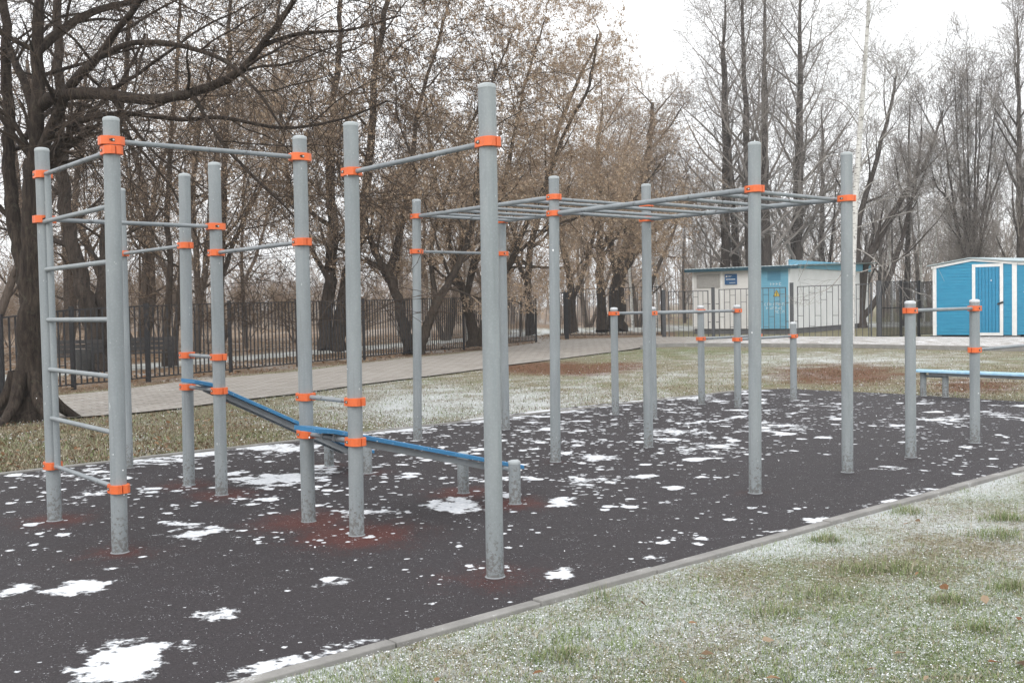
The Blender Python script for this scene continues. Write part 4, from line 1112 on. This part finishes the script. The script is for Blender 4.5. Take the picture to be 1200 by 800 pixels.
# --- the big linden left front
HD = 16.0
hb = G(34, 492); HD = hb.y
HERO = Spec(segs=[9, 8, 6, 5, 4], wob=[.05, .10, .13, .15, .18], trop=[.03, -.005, -.025, -.045, -.06], tip=[.3, .22, .3, .4, .5], trunk_lvl=1, sides=[10, 7, 4, 3, 3],
    n=[7, 6, 4, 3], t0=[.15, .2, .15, .1], ang=[52, 50, 48, 46], angj=12, lens=[2.6, 1.5, .95, .55], rel=False, short=[.35, .3, .25, .2], rr=[.42, .5, .55, .6], rmin=.0034,
    leaves=0)
stems = [
 (S_(HD, (34, 500), (34, 470), (35, 400), (37, 320), (38, 250), (42, 190)),   .190, .165, .98),
 (S_(HD, (42, 192), (45, 130, -.1), (44, 60, -.2), (46, 0, -.3), (50, -90, -.3), (60, -200, -.4)), .125, .04, .2),
 (S_(HD, (36, 425), (34, 365), (26, 305, .15), (16, 250, .3), (11, 190, .5), (9, 120, .6), (6, 30, .8), (0, -70, 1.0), (-8, -190, 1.3)), .145, .05, .35),
 (S_(HD, (43, 215), (36, 120, .1), (20, 78, .35), (9, 52, .6)), .07, .06, .6),
 (S_(HD, (40, 205), (60, 150, -.3), (88, 95, -.7), (112, 70, -1.0), (150, 20, -1.4), (190, -30, -1.8)), .10, .03, .15),
 (S_(HD, (45, 125), (70, 112, -.5), (120, 110, -.9), (175, 117, -1.3), (225, 108, -1.7), (275, 88, -2.0), (305, 55, -2.2), (340, 5, -2.5), (370, -60, -2.7)), .105, .025, .12),
 (S_(HD, (44, 60), (72, 36, .4), (110, 14, .7), (165, 0, 1.1), (215, -22, 1.5), (290, -40, 2.0)), .085, .02, .12),
 (S_(HD, (60, 150, -.3), (100, 140, -.5), (150, 133, -.7), (210, 140, -.9), (262, 138, -1.0), (330, 150, -1.1), (400, 140, -1.1), (455, 118, -1.1)), .05, .012, .15),
 (S_(HD, (112, 70, -1.0), (150, 52, -1.4), (205, 52, -2.0), (260, 70, -2.5), (300, 105, -2.8), (330, 150, -3.0)), .05, .012, .15),
 (S_(HD, (225, 108, -1.7), (255, 160, -2.0), (290, 200, -2.2), (325, 232, -2.4), (352, 262, -2.5)), .032, .010, .15),
 (S_(HD, (40, 240), (58, 205, .4), (76, 170, .8), (98, 140, 1.2), (140, 100, 1.8), (170, 40, 2.4)), .075, .02, .2),
 (S_(HD, (305, 55, -2.2), (350, 40, -2.2), (410, 35, -2.0), (470, 18, -1.8)), .035, .01, .15),
 (S_(HD, (26, 165, .3), (60, 130, 1.3), (105, 125, 2.3), (160, 170, 3.2), (210, 235, 3.8), (240, 300, 4.2)), .05, .012, .15),
]
T = stems_tree(HERO, 11, stems, hb, 0, 1.0, .9)
# root swellings
for a_, l_ in ((2.7, .75), (3.6, .8), (4.6, .55), (5.6, .6), (.4, .5), (1.6, .6)):
    d = Vector((math.cos(a_), math.sin(a_), 0)); pts = [Vector((0, 0, .75))+d*.16, Vector((0, 0, .32))+d*.34, Vector((0, 0, .07))+d*(.34+l_*.5), Vector((0, 0, -.1))+d*(.34+l_)]
    q = smooth_path(pts, 4); T.trunk.tube([(p.x, p.y, p.z) for p in q], [.12-.07*i/(len(q)-1) for i in range(len(q))], 8)
T.finish('linden_tree', 'big dark linden with flared roots and long drooping limbs, left of the ladder', 'tree', hb, 'bark', 'twig_dark')
# --- named trees along the fence (each from its own stems)
def near_tree(S, seed, dist, px, stems, label, name='maple_tree', bark='bark2', twig='twig_brown', mult=1.0, flare=.5, cat='tree'):
    b = Gd(px, dist)
    T = stems_tree(S, seed, stems, b, 0, mult, flare)
    return T.finish(name, label, cat, b, bark, twig)
d_ = 28.8
near_tree(var(HERO, rmin=.005), 4, d_, 113, [
    (S_(d_, (115, 437), (112, 410), (106, 370), (97, 335), (85, 290), (75, 230), (71, 150), (68, 60), (66, -30), (66, -160)), .30, .08, .4),
    (S_(d_, (121, 437, .2), (121, 400, .2), (119, 350, .4), (122, 300, .8), (130, 230, 1.4), (140, 150, 2.0), (150, 60, 2.6), (160, -60, 3)), .22, .05, .35)],
    'dark forked leaning trunk behind the fence, between the ladder rails', 'linden_tree', 'bark', 'twig_dark', 1.6)
d_ = 31.0
near_tree(var(MAPLE, leafp=.12), 5, d_, 197, [(S_(d_, (196, 428), (196, 380), (199, 320), (196, 250), (200, 170), (206, 90), (212, 0), (220, -90)), .12, .03, .3), (S_(d_, (203, 428), (208, 370), (214, 300), (226, 220), (236, 140, -.5), (250, 60, -1)), .10, .03, .3)],
    'slender twin-stemmed maple behind the fence, just left of the two short-spaced posts')
d_ = 34.0
near_tree(var(MAPLE, leafp=.15), 6, d_, 256, [(S_(d_, (256, 417), (256, 380), (258, 320), (262, 250), (264, 170), (268, 90), (270, 0), (280, -80)), .16, .04, .3), (S_(d_, (258, 330), (280, 270, .5), (310, 210, 1), (335, 150, 1.5), (365, 80, 2)), .09, .03, .25)],
    'dark single-trunk maple behind the fence, behind the tall post at the board top')
d_ = 36.0
near_tree(var(MAPLE, leafp=.27), 7, d_, 388, [(S_(d_, (383, 409), (382, 380), (386, 330), (390, 270), (386, 200, .3), (392, 120, .6), (398, 40, .9), (405, -50, 1)), .28, .06, .28),
    (S_(d_, (396, 409), (399, 370), (408, 320), (424, 270), (430, 210), (436, 150), (440, 80, -.3), (455, 0, -.6), (470, -70, -.8)), .25, .06, .3),
    (S_(d_, (386, 330), (360, 280, -.4), (340, 220, -.8), (330, 150, -1.2), (318, 70, -1.5)), .10, .03, .25)],
    'thick double-trunk maple growing on a small mound behind the picket fence')
d_ = 35.5
near_tree(MAPLE, 8, d_, 484, [(S_(d_, (482, 414), (474, 385), (466, 350), (456, 322), (442, 300), (430, 270, -.3), (415, 235, -.6), (395, 190, -1)), .22, .05, .28),
    (S_(d_, (490, 414), (500, 385), (512, 355), (526, 330), (540, 305), (552, 270), (560, 220, .3), (566, 150, .6), (580, 80, 1)), .19, .04, .28),
    (S_(d_, (456, 322), (470, 270, .5), (482, 200, .8), (490, 130, 1.1), (510, 60, 1.4), (530, -10, 1.6)), .14, .03, .25),
    (S_(d_, (512, 355), (505, 300, 1), (520, 230, 1.6), (545, 160, 2), (575, 100, 2.4), (600, 40, 2.6)), .10, .03, .25)],
    'wide V-shaped maple full of brown seed clusters behind the fence, behind the leftmost monkey-bar post')
d_ = 38.5
near_tree(MAPLE, 9, d_, 556, [(S_(d_, (556, 405), (552, 375), (546, 350), (536, 325), (530, 300), (522, 260), (508, 200), (498, 130)), .22, .05, .28),
    (S_(d_, (562, 405), (570, 370), (584, 330), (602, 300), (618, 260), (640, 215), (660, 160, -.4), (690, 100, -.8), (700, 40, -1)), .17, .035, .25),
    (S_(d_, (546, 350), (560, 300, .7), (585, 240, 1.2), (600, 170, 1.6), (618, 90, 2), (640, 20, 2.4)), .13, .03, .25),
    (S_(d_, (602, 300), (640, 270, -.4), (690, 250, -.8), (740, 235, -1)), .07, .02, .2)],
    'spreading maple with dense tan seed clusters, behind the fence in the middle of the photo')
d_ = 47.0
near_tree(var(MAPLE, leafp=.3), 10, d_, 622, [(S_(d_, (622, 392), (621, 365), (618, 330), (624, 280), (640, 220), (655, 150), (680, 90), (705, 40)), .22, .05, .3), (S_(d_, (619, 335), (600, 290), (590, 240), (600, 180)), .12, .04, .3)],
    'grey-brown maple trunk at the right end of the picket fence')
d_ = 53.0
near_tree(var(MAPLE, leafp=.3), 12, d_, 672, [(S_(d_, (672, 390), (670, 355), (664, 310), (655, 265), (645, 220), (650, 160)), .24, .06, .3), (S_(d_, (670, 355), (690, 300), (700, 250), (705, 190)), .14, .04, .25)],
    'maple standing just behind the left leaf of the gate')
d_ = 57.0
near_tree(var(MAPLE, leafp=.18, lens=[4.6, 2.2, 1.2, .6]), 13, d_, 706, [(S_(d_, (706, 388), (705, 350), (702, 300), (703, 250), (700, 190), (706, 130)), .30, .07, .3), (S_(d_, (703, 300), (720, 260), (750, 225), (775, 190)), .13, .03, .2)],
    'upright maple behind the middle of the gate, left of the thick forked one')
d_ = 60.0
near_tree(var(MAPLE, leafp=.18, lens=[4.8, 2.3, 1.3, .65], rmin=.0055), 14, d_, 722, [(S_(d_, (722, 387), (723, 355), (725, 325), (735, 285), (750, 230), (760, 170), (765, 120)), .55, .09, .35), (S_(d_, (724, 330), (742, 300), (772, 265), (805, 240), (830, 235)), .25, .04, .2), (S_(d_, (724, 325), (715, 280), (722, 220), (740, 150)), .25, .05, .25)],
    'thick forked maple behind the gate, its branches reaching right over the substation')
# tall bare lindens behind the substation
def tall(dist, px, top, seed, label, r=.3, lean=0, S=LINDEN, bark='bark3', twig='twig_grey', h0=None):
    b = Gd(px, dist); zt_ = D(px, top, dist).z if h0 is None else h0
    st = [b-zz*.2, b+Vector((lean*.3, 0, zt_*.33)), b+Vector((lean*.7, .2, zt_*.66)), b+Vector((lean, .3, zt_))]
    T = stems_tree(S, seed, [(st, r, .03, .16)], b, 0, 1.0, .3)
    return T.finish('linden_tree', label, 'tree', b, bark, twig)
tall(58, 850, -15, 31, 'tall bare linden behind the substation, leftmost of the row of tall trunks', .36, .2)
tall(60, 866, 20, 32, 'slimmer tall linden with a leaning top, second from left behind the substation', .26, -.7)
tall(57, 881, -60, 33, 'very tall dark linden behind the substation, left of a close pair over the blue door', .34, -.3)
tall(57, 897, -30, 34, 'tall dark linden behind the substation, right of a close pair over the blue door', .38, .2)
tall(59, 934, -40, 35, 'broad tall linden with dense side branches behind the substation roof peak', .44, .5, var(LINDEN, n=[42, 8, 6, 3]))
tall(64, 962, 120, 36, 'shorter grey linden behind the substation, just left of the white birch', .26, .3)
# leaning stems right of the birch
d_ = 58
near_tree(var(BROOM, lens=[4.0, 2.0, 1.1, .6], n=[9, 9, 5, 4]), 37, d_, 1008, [(S_(d_, (1008, 385), (1012, 320), (1030, 280), (1055, 235), (1085, 190), (1105, 130)), .30, .05, .2), (S_(d_, (1010, 350), (1004, 280), (1020, 210), (1040, 140), (1050, 90)), .22, .05, .25), (S_(d_, (1009, 375), (1040, 330), (1060, 270), (1075, 200), (1080, 150)), .18, .04, .25)],
    'dark many-stemmed tree leaning right, behind the right end of the substation', 'willow_tree', 'bark3', 'twig_grey')
# fan-shaped tree over the shed
d_ = 58
fan = Gd(1138, d_); T = Tree(BROOM, 41); 
fst = []
for i, (tx, ty, bx, off) in enumerate([(1100, 120, 1133, 0), (1118, 75, 1136, .4), (1133, 58, 1138, -.3), (1150, 75, 1140, .5), (1168, 110, 1142, -.5), (1090, 190, 1134, -.6), (1180, 170, 1143, .2), (1126, 95, 1137, 1.0), (1145, 100, 1139, -1)]):
    fst.append((S_(d_, (bx, 388), (bx, 330), ((bx*.55+tx*.45), 240, off*.5), ((bx*.2+tx*.8), 160 if ty < 130 else ty+30, off), (tx, ty, off*1.4)), .115, .012, .15))
T = stems_tree(var(BROOM, lens=[2.8, 1.6, .95, .55], n=[16, 7, 4, 3], rmin=.006), 41, fst, fan, 0, 1.0, .2)
T.finish('willow_tree', 'tall fan-shaped grey tree with many upright stems, rising behind the blue shed', 'tree', fan, 'bark3', 'twig_grey')
tall(56, 1196, 150, 42, 'grey tree at the right edge of the photo behind the shed roof', .28, 0, var(BROOM, lens=[4, 2, 1.1, .6], n=[24, 9, 6, 4]), h0=17)
tall(60, 1062, 150, 43, 'slim dark tree in the gap between the substation and the shed', .22, .4, THIN, h0=13)
# the white birch behind the right monkey-bar post
bd_ = 37.5; bb = Gd(997, bd_); 
T = Tree(BIRCHS, 51)
tr_pts = smooth_path([p-bb for p in S_(bd_, (996, 402), (997, 350), (999, 300), (1002, 240), (1006, 180), (1011, 110), (1016, 40), (1020, -40), (1024, -130))], 5)
nr = len(tr_pts); rad = [.16-.12*i/(nr-1) for i in range(nr)]
T.trunk.tube([(p.x, p.y, p.z) for p in tr_pts], rad, 14); T.kids(tr_pts, rad, 14, 0, .52, .8)
T.S = var(BIRCHS, n=[24, 6, 5], trunk_lvl=-1)
arcs = [((1003, 215), (1030, 150), (1075, 95), (1125, 58), (1165, 62), (1215, 78)), ((1000, 235), (985, 185), (960, 190), (942, 220), (928, 255)), ((1000, 245), (1020, 215), (1046, 212), (1070, 222)),
 ((1000, 255), (1030, 235), (1070, 230), (1112, 238)), ((1000, 268), (1040, 255), (1075, 247), (1100, 250)), ((998, 322), (1050, 305), (1086, 286)), ((1000, 252), (970, 240), (945, 215), (925, 212)), ((1003, 200), (1030, 165), (1055, 150), (1080, 155)),
 ((1000, 300), (975, 335), (950, 345), (930, 350)), ((1000, 290), (1020, 300), (1050, 330), (1065, 350)), ((1001, 260), (960, 285), (935, 330)), ((1008, 150), (985, 120), (955, 118), (930, 140))]
for i, ar in enumerate(arcs):
    off = (-.9 if i % 2 else .7)
    pts = smooth_path([p-bb for p in S_(bd_, *[(x, y, off*k/(len(ar)-1)) for k, (x, y) in enumerate(ar)])], 5)
    rr_ = [.022-.016*k/(len(pts)-1) for k in range(len(pts))]
    T.crown.tube([(p.x, p.y, p.z) for p in pts], rr_, 6); T.kids(pts, rr_, 5, 1, .25, .7)
T.finish('birch_tree', 'white-barked birch with pale arching branches, directly behind the right monkey-bar post', 'tree', bb, 'birch', 'twig_pale')
# --- woods behind: copies of a few grown trees
def grown(S, seed, L, r, name, bark, twig, label, loc, stems=1, spread=.25, leafm='leaf'):
    T = Tree(S, seed)
    for i in range(stems):
        a = i*2.4+seed; d = Vector((math.cos(a)*spread, math.sin(a)*spread, 1)) if stems > 1 else Vector((.02, 0, 1))
        T.branch(Vector((math.cos(a)*r*.8*(stems > 1), math.sin(a)*r*.8*(stems > 1), -.15)), d, L*T.rng.uniform(.85, 1.1), r, 0)
    return T.finish(name, label, 'tree', loc, bark, twig)
lab_w = 'brown maple in the crowded wood beyond the snowy lane behind the picket fence'
lab_t = 'thin bare young tree in the crowded wood beyond the snowy lane behind the picket fence'
lab_b = 'low leafless shrub growing under the wood behind the picket fence'
lab_r = 'grey bare tree in the far wood behind the substation and shed'
lab_q = 'thin white-stemmed birch among the woods far behind the fences'
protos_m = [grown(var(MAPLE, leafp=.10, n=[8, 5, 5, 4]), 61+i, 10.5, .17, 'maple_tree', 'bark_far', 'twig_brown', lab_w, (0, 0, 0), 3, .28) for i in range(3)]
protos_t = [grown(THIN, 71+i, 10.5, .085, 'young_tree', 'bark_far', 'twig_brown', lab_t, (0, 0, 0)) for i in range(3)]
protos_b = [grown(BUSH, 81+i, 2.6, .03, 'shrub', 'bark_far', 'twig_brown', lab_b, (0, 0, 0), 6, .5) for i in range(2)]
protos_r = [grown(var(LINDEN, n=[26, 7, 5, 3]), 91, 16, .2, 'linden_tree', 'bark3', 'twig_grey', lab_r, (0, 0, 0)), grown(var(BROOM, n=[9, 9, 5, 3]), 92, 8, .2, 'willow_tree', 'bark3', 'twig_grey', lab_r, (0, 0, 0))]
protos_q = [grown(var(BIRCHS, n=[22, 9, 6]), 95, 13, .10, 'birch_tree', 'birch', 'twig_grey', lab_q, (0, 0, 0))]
used = {}
def plant(protos, i, loc, rz, s_, label, group):
    o = protos[i % len(protos)]
    if o.name not in used:
        used[o.name] = 1; o.location = loc; o.rotation_euler = (0, 0, rz); o.scale = (s_,)*3; o['label'] = label; o['group'] = group; return o
    return copy_tree(o, loc, rz, s_, label, group)
rng = random.Random(2024)
gm, gtn, gb, gr, gq = 'maples of the wood behind the picket fence', 'young trees of the wood behind the picket fence', 'shrubs under the wood behind the picket fence', 'grey trees of the far wood at right', 'white birches of the woods'
for i, (px, dist) in enumerate([(-190, 36), (-120, 44), (-280, 42), (-30, 36), (70, 40), (165, 42), (232, 41), (520, 50), (590, 54), (260, 55), (470, 60), (690, 72), (748, 70)]):
    plant(protos_m, i, Gd(px+rng.uniform(-6, 6), dist), rng.uniform(0, 6.3), rng.uniform(.82, 1.12), lab_w, gm)
for i in range(11):
    px = -30+i*64+rng.uniform(-8, 8); dist = rng.uniform(35, 64)+max(0, px-300)*.035
    plant(protos_t, i, Gd(px, dist), rng.uniform(0, 6.3), rng.uniform(.65, 1.15), lab_t, gtn)
for i in range(12):
    px = -40+i*56+rng.uniform(-9, 9); dist = rng.uniform(37, 60)+max(0, px-300)*.05
    plant(protos_b, i, Gd(px, dist), rng.uniform(0, 6.3), rng.uniform(.7, 1.3), lab_b, gb)
for i in range(13):
    px = 800+i*34+rng.uniform(-9, 9); dist = rng.uniform(62, 92)
    plant(protos_r, rng.randrange(2), Gd(px, dist), rng.uniform(0, 6.3), rng.uniform(.62, .95)*(1.0 if px > 960 else .9), lab_r, gr)
for i, (px, dist) in enumerate([(503, 50), (466, 60), (742, 66), (770, 72), (1083, 60), (1092, 66), (1046, 70), (1110, 72), (1172, 68), (820, 70)]):
    plant(protos_q, i, Gd(px, dist), rng.uniform(0, 6.3), rng.uniform(.8, 1.1), lab_q, gq)
# far wood, one mass
fwd = MB(); rng = random.Random(77)
for i in range(860):
    px = rng.uniform(-380, 1480); dist = rng.uniform(84, 118); b = Gd(px, dist); h = rng.uniform(3, 6.5) if px < 640 else rng.uniform(5, 12)*(.75 if px < 790 else 1)
    p = [b, b+Vector((rng.gauss(0, .3), 0, h*.5)), b+Vector((rng.gauss(0, .8), 0, h))]
    fwd.tube([tuple(q) for q in p], [rng.uniform(.05, .14), .05, .015], 4)
    for k in range(14):
        t = rng.uniform(.12, .98); q = p[0].lerp(p[2], t); l = rng.uniform(.9, 2.4)*(1.15-t*.6); a = rng.uniform(0, 6.28)
        e = q+Vector((math.cos(a)*l*.6, math.sin(a)*l*.6, l*.8)); m = q.lerp(e, .5)+Vector((rng.gauss(0, .12), 0, rng.gauss(0, .1)))
        fwd.tube([tuple(q), tuple(m), tuple(e)], [.028, .022, .014], 3)
        for z in range(2):
            e2 = m+Vector((rng.gauss(0, .5), rng.gauss(0, .5), rng.uniform(.2, .9))); fwd.tube([tuple(m), tuple(e2)], [.018, .012], 3)
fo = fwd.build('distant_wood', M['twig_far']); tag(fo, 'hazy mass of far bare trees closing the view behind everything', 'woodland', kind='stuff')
# small dry plants rising by the rubber edge at the left path
# ------------------------------------------------------------------ grass blades
def grass(name, n, pick, hmin, hmax, wid, label, seed, lo=.45, crumb=.006, crumb_p=0.0):
    rng = random.Random(seed); mb = MB(); c = 0; tries = 0
    while c < n and tries < n*12:
        tries += 1
        r = pick(rng)
        if r is None: continue
        x, y, z, mi, hs_ = r
        if mi == 3 or rng.random() < crumb_p:   # a crumb of snow caught in the grass
            k = crumb*min(1.7, .45+.5*rng.expovariate(1.0)); a = rng.uniform(0, 6.283); ca, sa = math.cos(a)*k, math.sin(a)*k; zc = z+rng.uniform(.003, hmax*.45); b = len(mb.v)
            for ux, uy in ((-1, -.5), (.1, -.8), (1, -.1), (.5, .7), (-.6, .6)):
                j = rng.uniform(.6, 1.2); mb.v.append((x+(ux*ca-uy*sa)*j, y+(ux*sa+uy*ca)*j, zc+rng.uniform(-.5, .5)*k))
            mb.f.append((b, b+1, b+2, b+3, b+4)); mb.mi.append(3); c += 1; continue
        h = rng.uniform(hmin, hmax)*hs_; a = rng.uniform(0, 6.283); w_ = wid*rng.uniform(.6, 1.4)
        tilt = rng.uniform(lo, 1.62); dx, dy = math.cos(a), math.sin(a)
        e1 = (x+dx*h*.45*math.sin(tilt*.6), y+dy*h*.45*math.sin(tilt*.6), z+h*.45*math.cos(tilt*.6))
        e2 = (e1[0]+dx*h*.55*math.sin(tilt), e1[1]+dy*h*.55*math.sin(tilt), e1[2]+h*.55*math.cos(tilt))
        sx, sy = -dy*w_, dx*w_; b = len(mb.v)
        mb.v += [(x-sx, y-sy, z-.004), (x+sx, y+sy, z-.004), (e1[0]+sx*.8, e1[1]+sy*.8, e1[2]), (e1[0]-sx*.8, e1[1]-sy*.8, e1[2]), e2]
        mb.f += [(b, b+1, b+2, b+3), (b+3, b+2, b+4)]; mb.mi += [mi, mi]; c += 1
    o = mb.build(name, [M['blade_straw'], M['blade_green'], M['blade_brown'], M['crumb']])
    return tag(o, label, 'grass', kind='stuff')
def pick_near(rng):
    d = 3.2/(1-rng.random()*.80)          # thins out with distance
    if d > 15: return None
    x = rng.uniform(-.32, .62)*d; y = d; u, v = toUV(x, y)
    if u < -4.06: return None
    nl = mnoise.noise((x*.5, y*.5, 0)); n2 = mnoise.noise((x*1.7, y*1.7, 5)); n3 = mnoise.noise((x*5, y*5, 9))
    z = -.012+.02+.02*nl*sm(.1, .6, u+4.18)-.008
    g = .30+.45*nl+.35*sm(-3.6, -1.5, u)+.3*n2
    n4 = mnoise.noise((x*14, y*14, 4))
    fr = .62+.55*n3+.55*n2+.9*n4+.5*mnoise.noise((x*.9, y*.9, 3))+.3*sm(1.0, .1, u+4.18)
    q = rng.random()
    if q < min(.48, max(.03, fr*.42)): mi = 3
    elif q < max(0, fr*.5)+max(.10, g+.15)*.6: mi = 1
    else: mi = 0 if rng.random() < .88 else 2
    hs_ = .55+.5*max(0, n2+.3)+(1.0 if (mi == 1 and n3 > .32 and n2 > .05) else 0)
    return x, y, z, mi, hs_
grass('lawn_grass', 190000, pick_near, .016, .050, .0016, 'frosted short grass of the near lawn in front of the kerb', 5, .7, .0032)
TUFTS = [G(*p) for p in ((968, 634), (1010, 668), (1060, 668), (1178, 608), (1172, 628), (1112, 706), (735, 648), (700, 700), (865, 610), (790, 640), (1150, 740), (905, 720), (960, 700), (660, 770), (1060, 600), (1190, 690))]
def pick_tuft(rng):
    i = rng.randrange(len(TUFTS)); t = TUFTS[i]; r = .05+.05*((i*37) % 5)/4
    x = t.x+rng.gauss(0, r*1.5); y = t.y+rng.gauss(0, r)
    if toUV(x, y)[0] < -4.02: return None
    return x, y, .0, (1 if rng.random() < .7 else 0), .6+.8*math.exp(-((x-t.x)**2+(y-t.y)**2)/(r*r*2))
grass('grass_tufts', 5200, pick_tuft, .04, .085, .0016, 'longer green tufts of grass standing out of the frosted near lawn', 8, .2)
def pick_far(rng):
    d = 9.5/(1-rng.random()*.74); x = rng.uniform(-.80, .62)*d; y = d
    if inpoly(x, y, RUB) or inpoly(x, y, PATH): return None
    u, v = toUV(x, y)
    if u > -4.0 or (y > 20 and behind_fence(x, y) > -.2) or y > 37: return None
    if -11.55 < u < -11.2: return None
    px, py = proj(x, y); n2 = mnoise.noise((x*1.7, y*1.7, 5)); nl = mnoise.noise((x*.5, y*.5, 0))
    left = sm(380, 250, px)
    fr = .26+.40*ell(px, py, 620, 472, 330, 34)+.3*ell(px, py, 470, 480, 200, 50)+.30*n2-.22*left
    ru = 1.3*ell(px, py, 640, 431, 105, 11)+ell(px, py, 985, 438, 125, 19)+ell(px, py, 1140, 452, 90, 16)
    if rng.random() < ru*1.1: mi = 2
    else:
        q = rng.random()
        mi = 3 if q < fr else (1 if q < fr+.16 else (2 if q < fr+.16+.18+.3*left else 0))
    return x, y, -.004, mi, (.8+.4*n2)
grass('lawn_grass', 86000, pick_far, .03, .075, .0042, 'pale frosted grass between the rubber surface and the path', 6, .45, .009)
# fallen leaves and crumbs
lv = MB(); rng = random.Random(17)
def leaf_at(x, y, z, s_):
    a = rng.uniform(0, 6.28); t = rng.gauss(0, .35); t2 = rng.gauss(0, .35); ax = Vector((math.cos(a), math.sin(a), t)).normalized(); sd = Vector((-math.sin(a), math.cos(a), t2)).normalized(); o = Vector((x, y, z))
    b = len(lv.v); k = rng.uniform(.55, .9)
    for p in (o-ax*s_, o-ax*s_*.2+sd*s_*k+zz*s_*.3, o+ax*s_*.5+sd*s_*k*.7+zz*s_*.2, o+ax*s_*1.1, o+ax*s_*.4-sd*s_*k*.8+zz*s_*.25, o-ax*s_*.3-sd*s_*k+zz*s_*.1): lv.v.append((p.x, p.y, p.z))
    lv.f.append((b, b+1, b+2, b+3)); lv.f.append((b, b+3, b+4, b+5)); lv.mi += [0, 0]
c = 0
while c < 45:
    d = 3.4/(1-rng.random()*.75); x = rng.uniform(-.3, .6)*d
    if toUV(x, d)[0] < -3.95: continue
    leaf_at(x, d, .035, rng.uniform(.014, .034)); c += 1
c = 0
while c < 600:
    px = rng.uniform(-220, 420); py = rng.uniform(470, 580); p = G(px, py)
    if inpoly(p.x, p.y, RUB) or inpoly(p.x, p.y, PATH) or toUV(p.x, p.y)[0] > -11.5: continue
    if rng.random() < sm(230, 420, px)*.8: continue
    leaf_at(p.x, p.y, .02, rng.uniform(.02, .042)); c += 1
c = 0
while c < 9000:
    d = rng.uniform(20, 60); x = rng.uniform(-.75, .12)*d
    bf = behind_fence(x, d)
    if bf < -.6 or 4.2 < bf < 6.8: continue
    leaf_at(x, d, .02, rng.uniform(.03, .07)); c += 1
tag(lv.build('fallen_leaves', M['litter']), 'brown fallen leaves scattered over the lawns and under the trees', 'leaves', kind='stuff')
# falling snow
fl = MB(); rng = random.Random(99)
for i in range(260):
    d = rng.uniform(2.2, 22); p = D(rng.uniform(-60, 1260), rng.uniform(20, 700), d)
    if p.z < .25: continue
    s_ = rng.uniform(.0022, .0048)*(1 if d > 4 else .6); b = len(fl.v)
    ring = [(1, 0, 0), (0, 1, 0), (-1, 0, 0), (0, -1, 0), (0, 0, 1.2), (0, 0, -1.2)]
    for x, y, z in ring: fl.v.append((p.x+x*s_*rng.uniform(.6, 1.3), p.y+y*s_*rng.uniform(.6, 1.3), p.z+z*s_*rng.uniform(.6, 1.3)))
    for f in ((0, 1, 4), (1, 2, 4), (2, 3, 4), (3, 0, 4), (1, 0, 5), (2, 1, 5), (3, 2, 5), (0, 3, 5)): fl.f.append(tuple(b+k for k in f)); fl.mi.append(0)
tag(fl.build('falling_snow', M['flake']), 'scattered white snowflakes falling through the air', 'snow', kind='stuff')
# snowy air
if HAZE > 0:
    hm = bpy.data.materials.new('haze_air'); hm.use_nodes = True; t_ = hm.node_tree; t_.nodes.clear()
    o_ = t_.nodes.new('ShaderNodeOutputMaterial'); pv = t_.nodes.new('ShaderNodeVolumePrincipled'); pv.inputs['Color'].default_value = (.93, .95, .97, 1); pv.inputs['Density'].default_value = HAZE; pv.inputs['Anisotropy'].default_value = .2
    t_.links.new(pv.outputs[0], o_.inputs['Volume'])
    hz = MB(); hz.box((0, 55, 14.0), (1, 0, 0), (0, 1, 0), (0, 0, 1), 1300, 3300, 32.4)
    ho = hz.build('haze', hm); tag(ho, kind='stuff'); ho['label'] = 'thin pale snowy air over the whole place'; ho['category'] = 'haze'
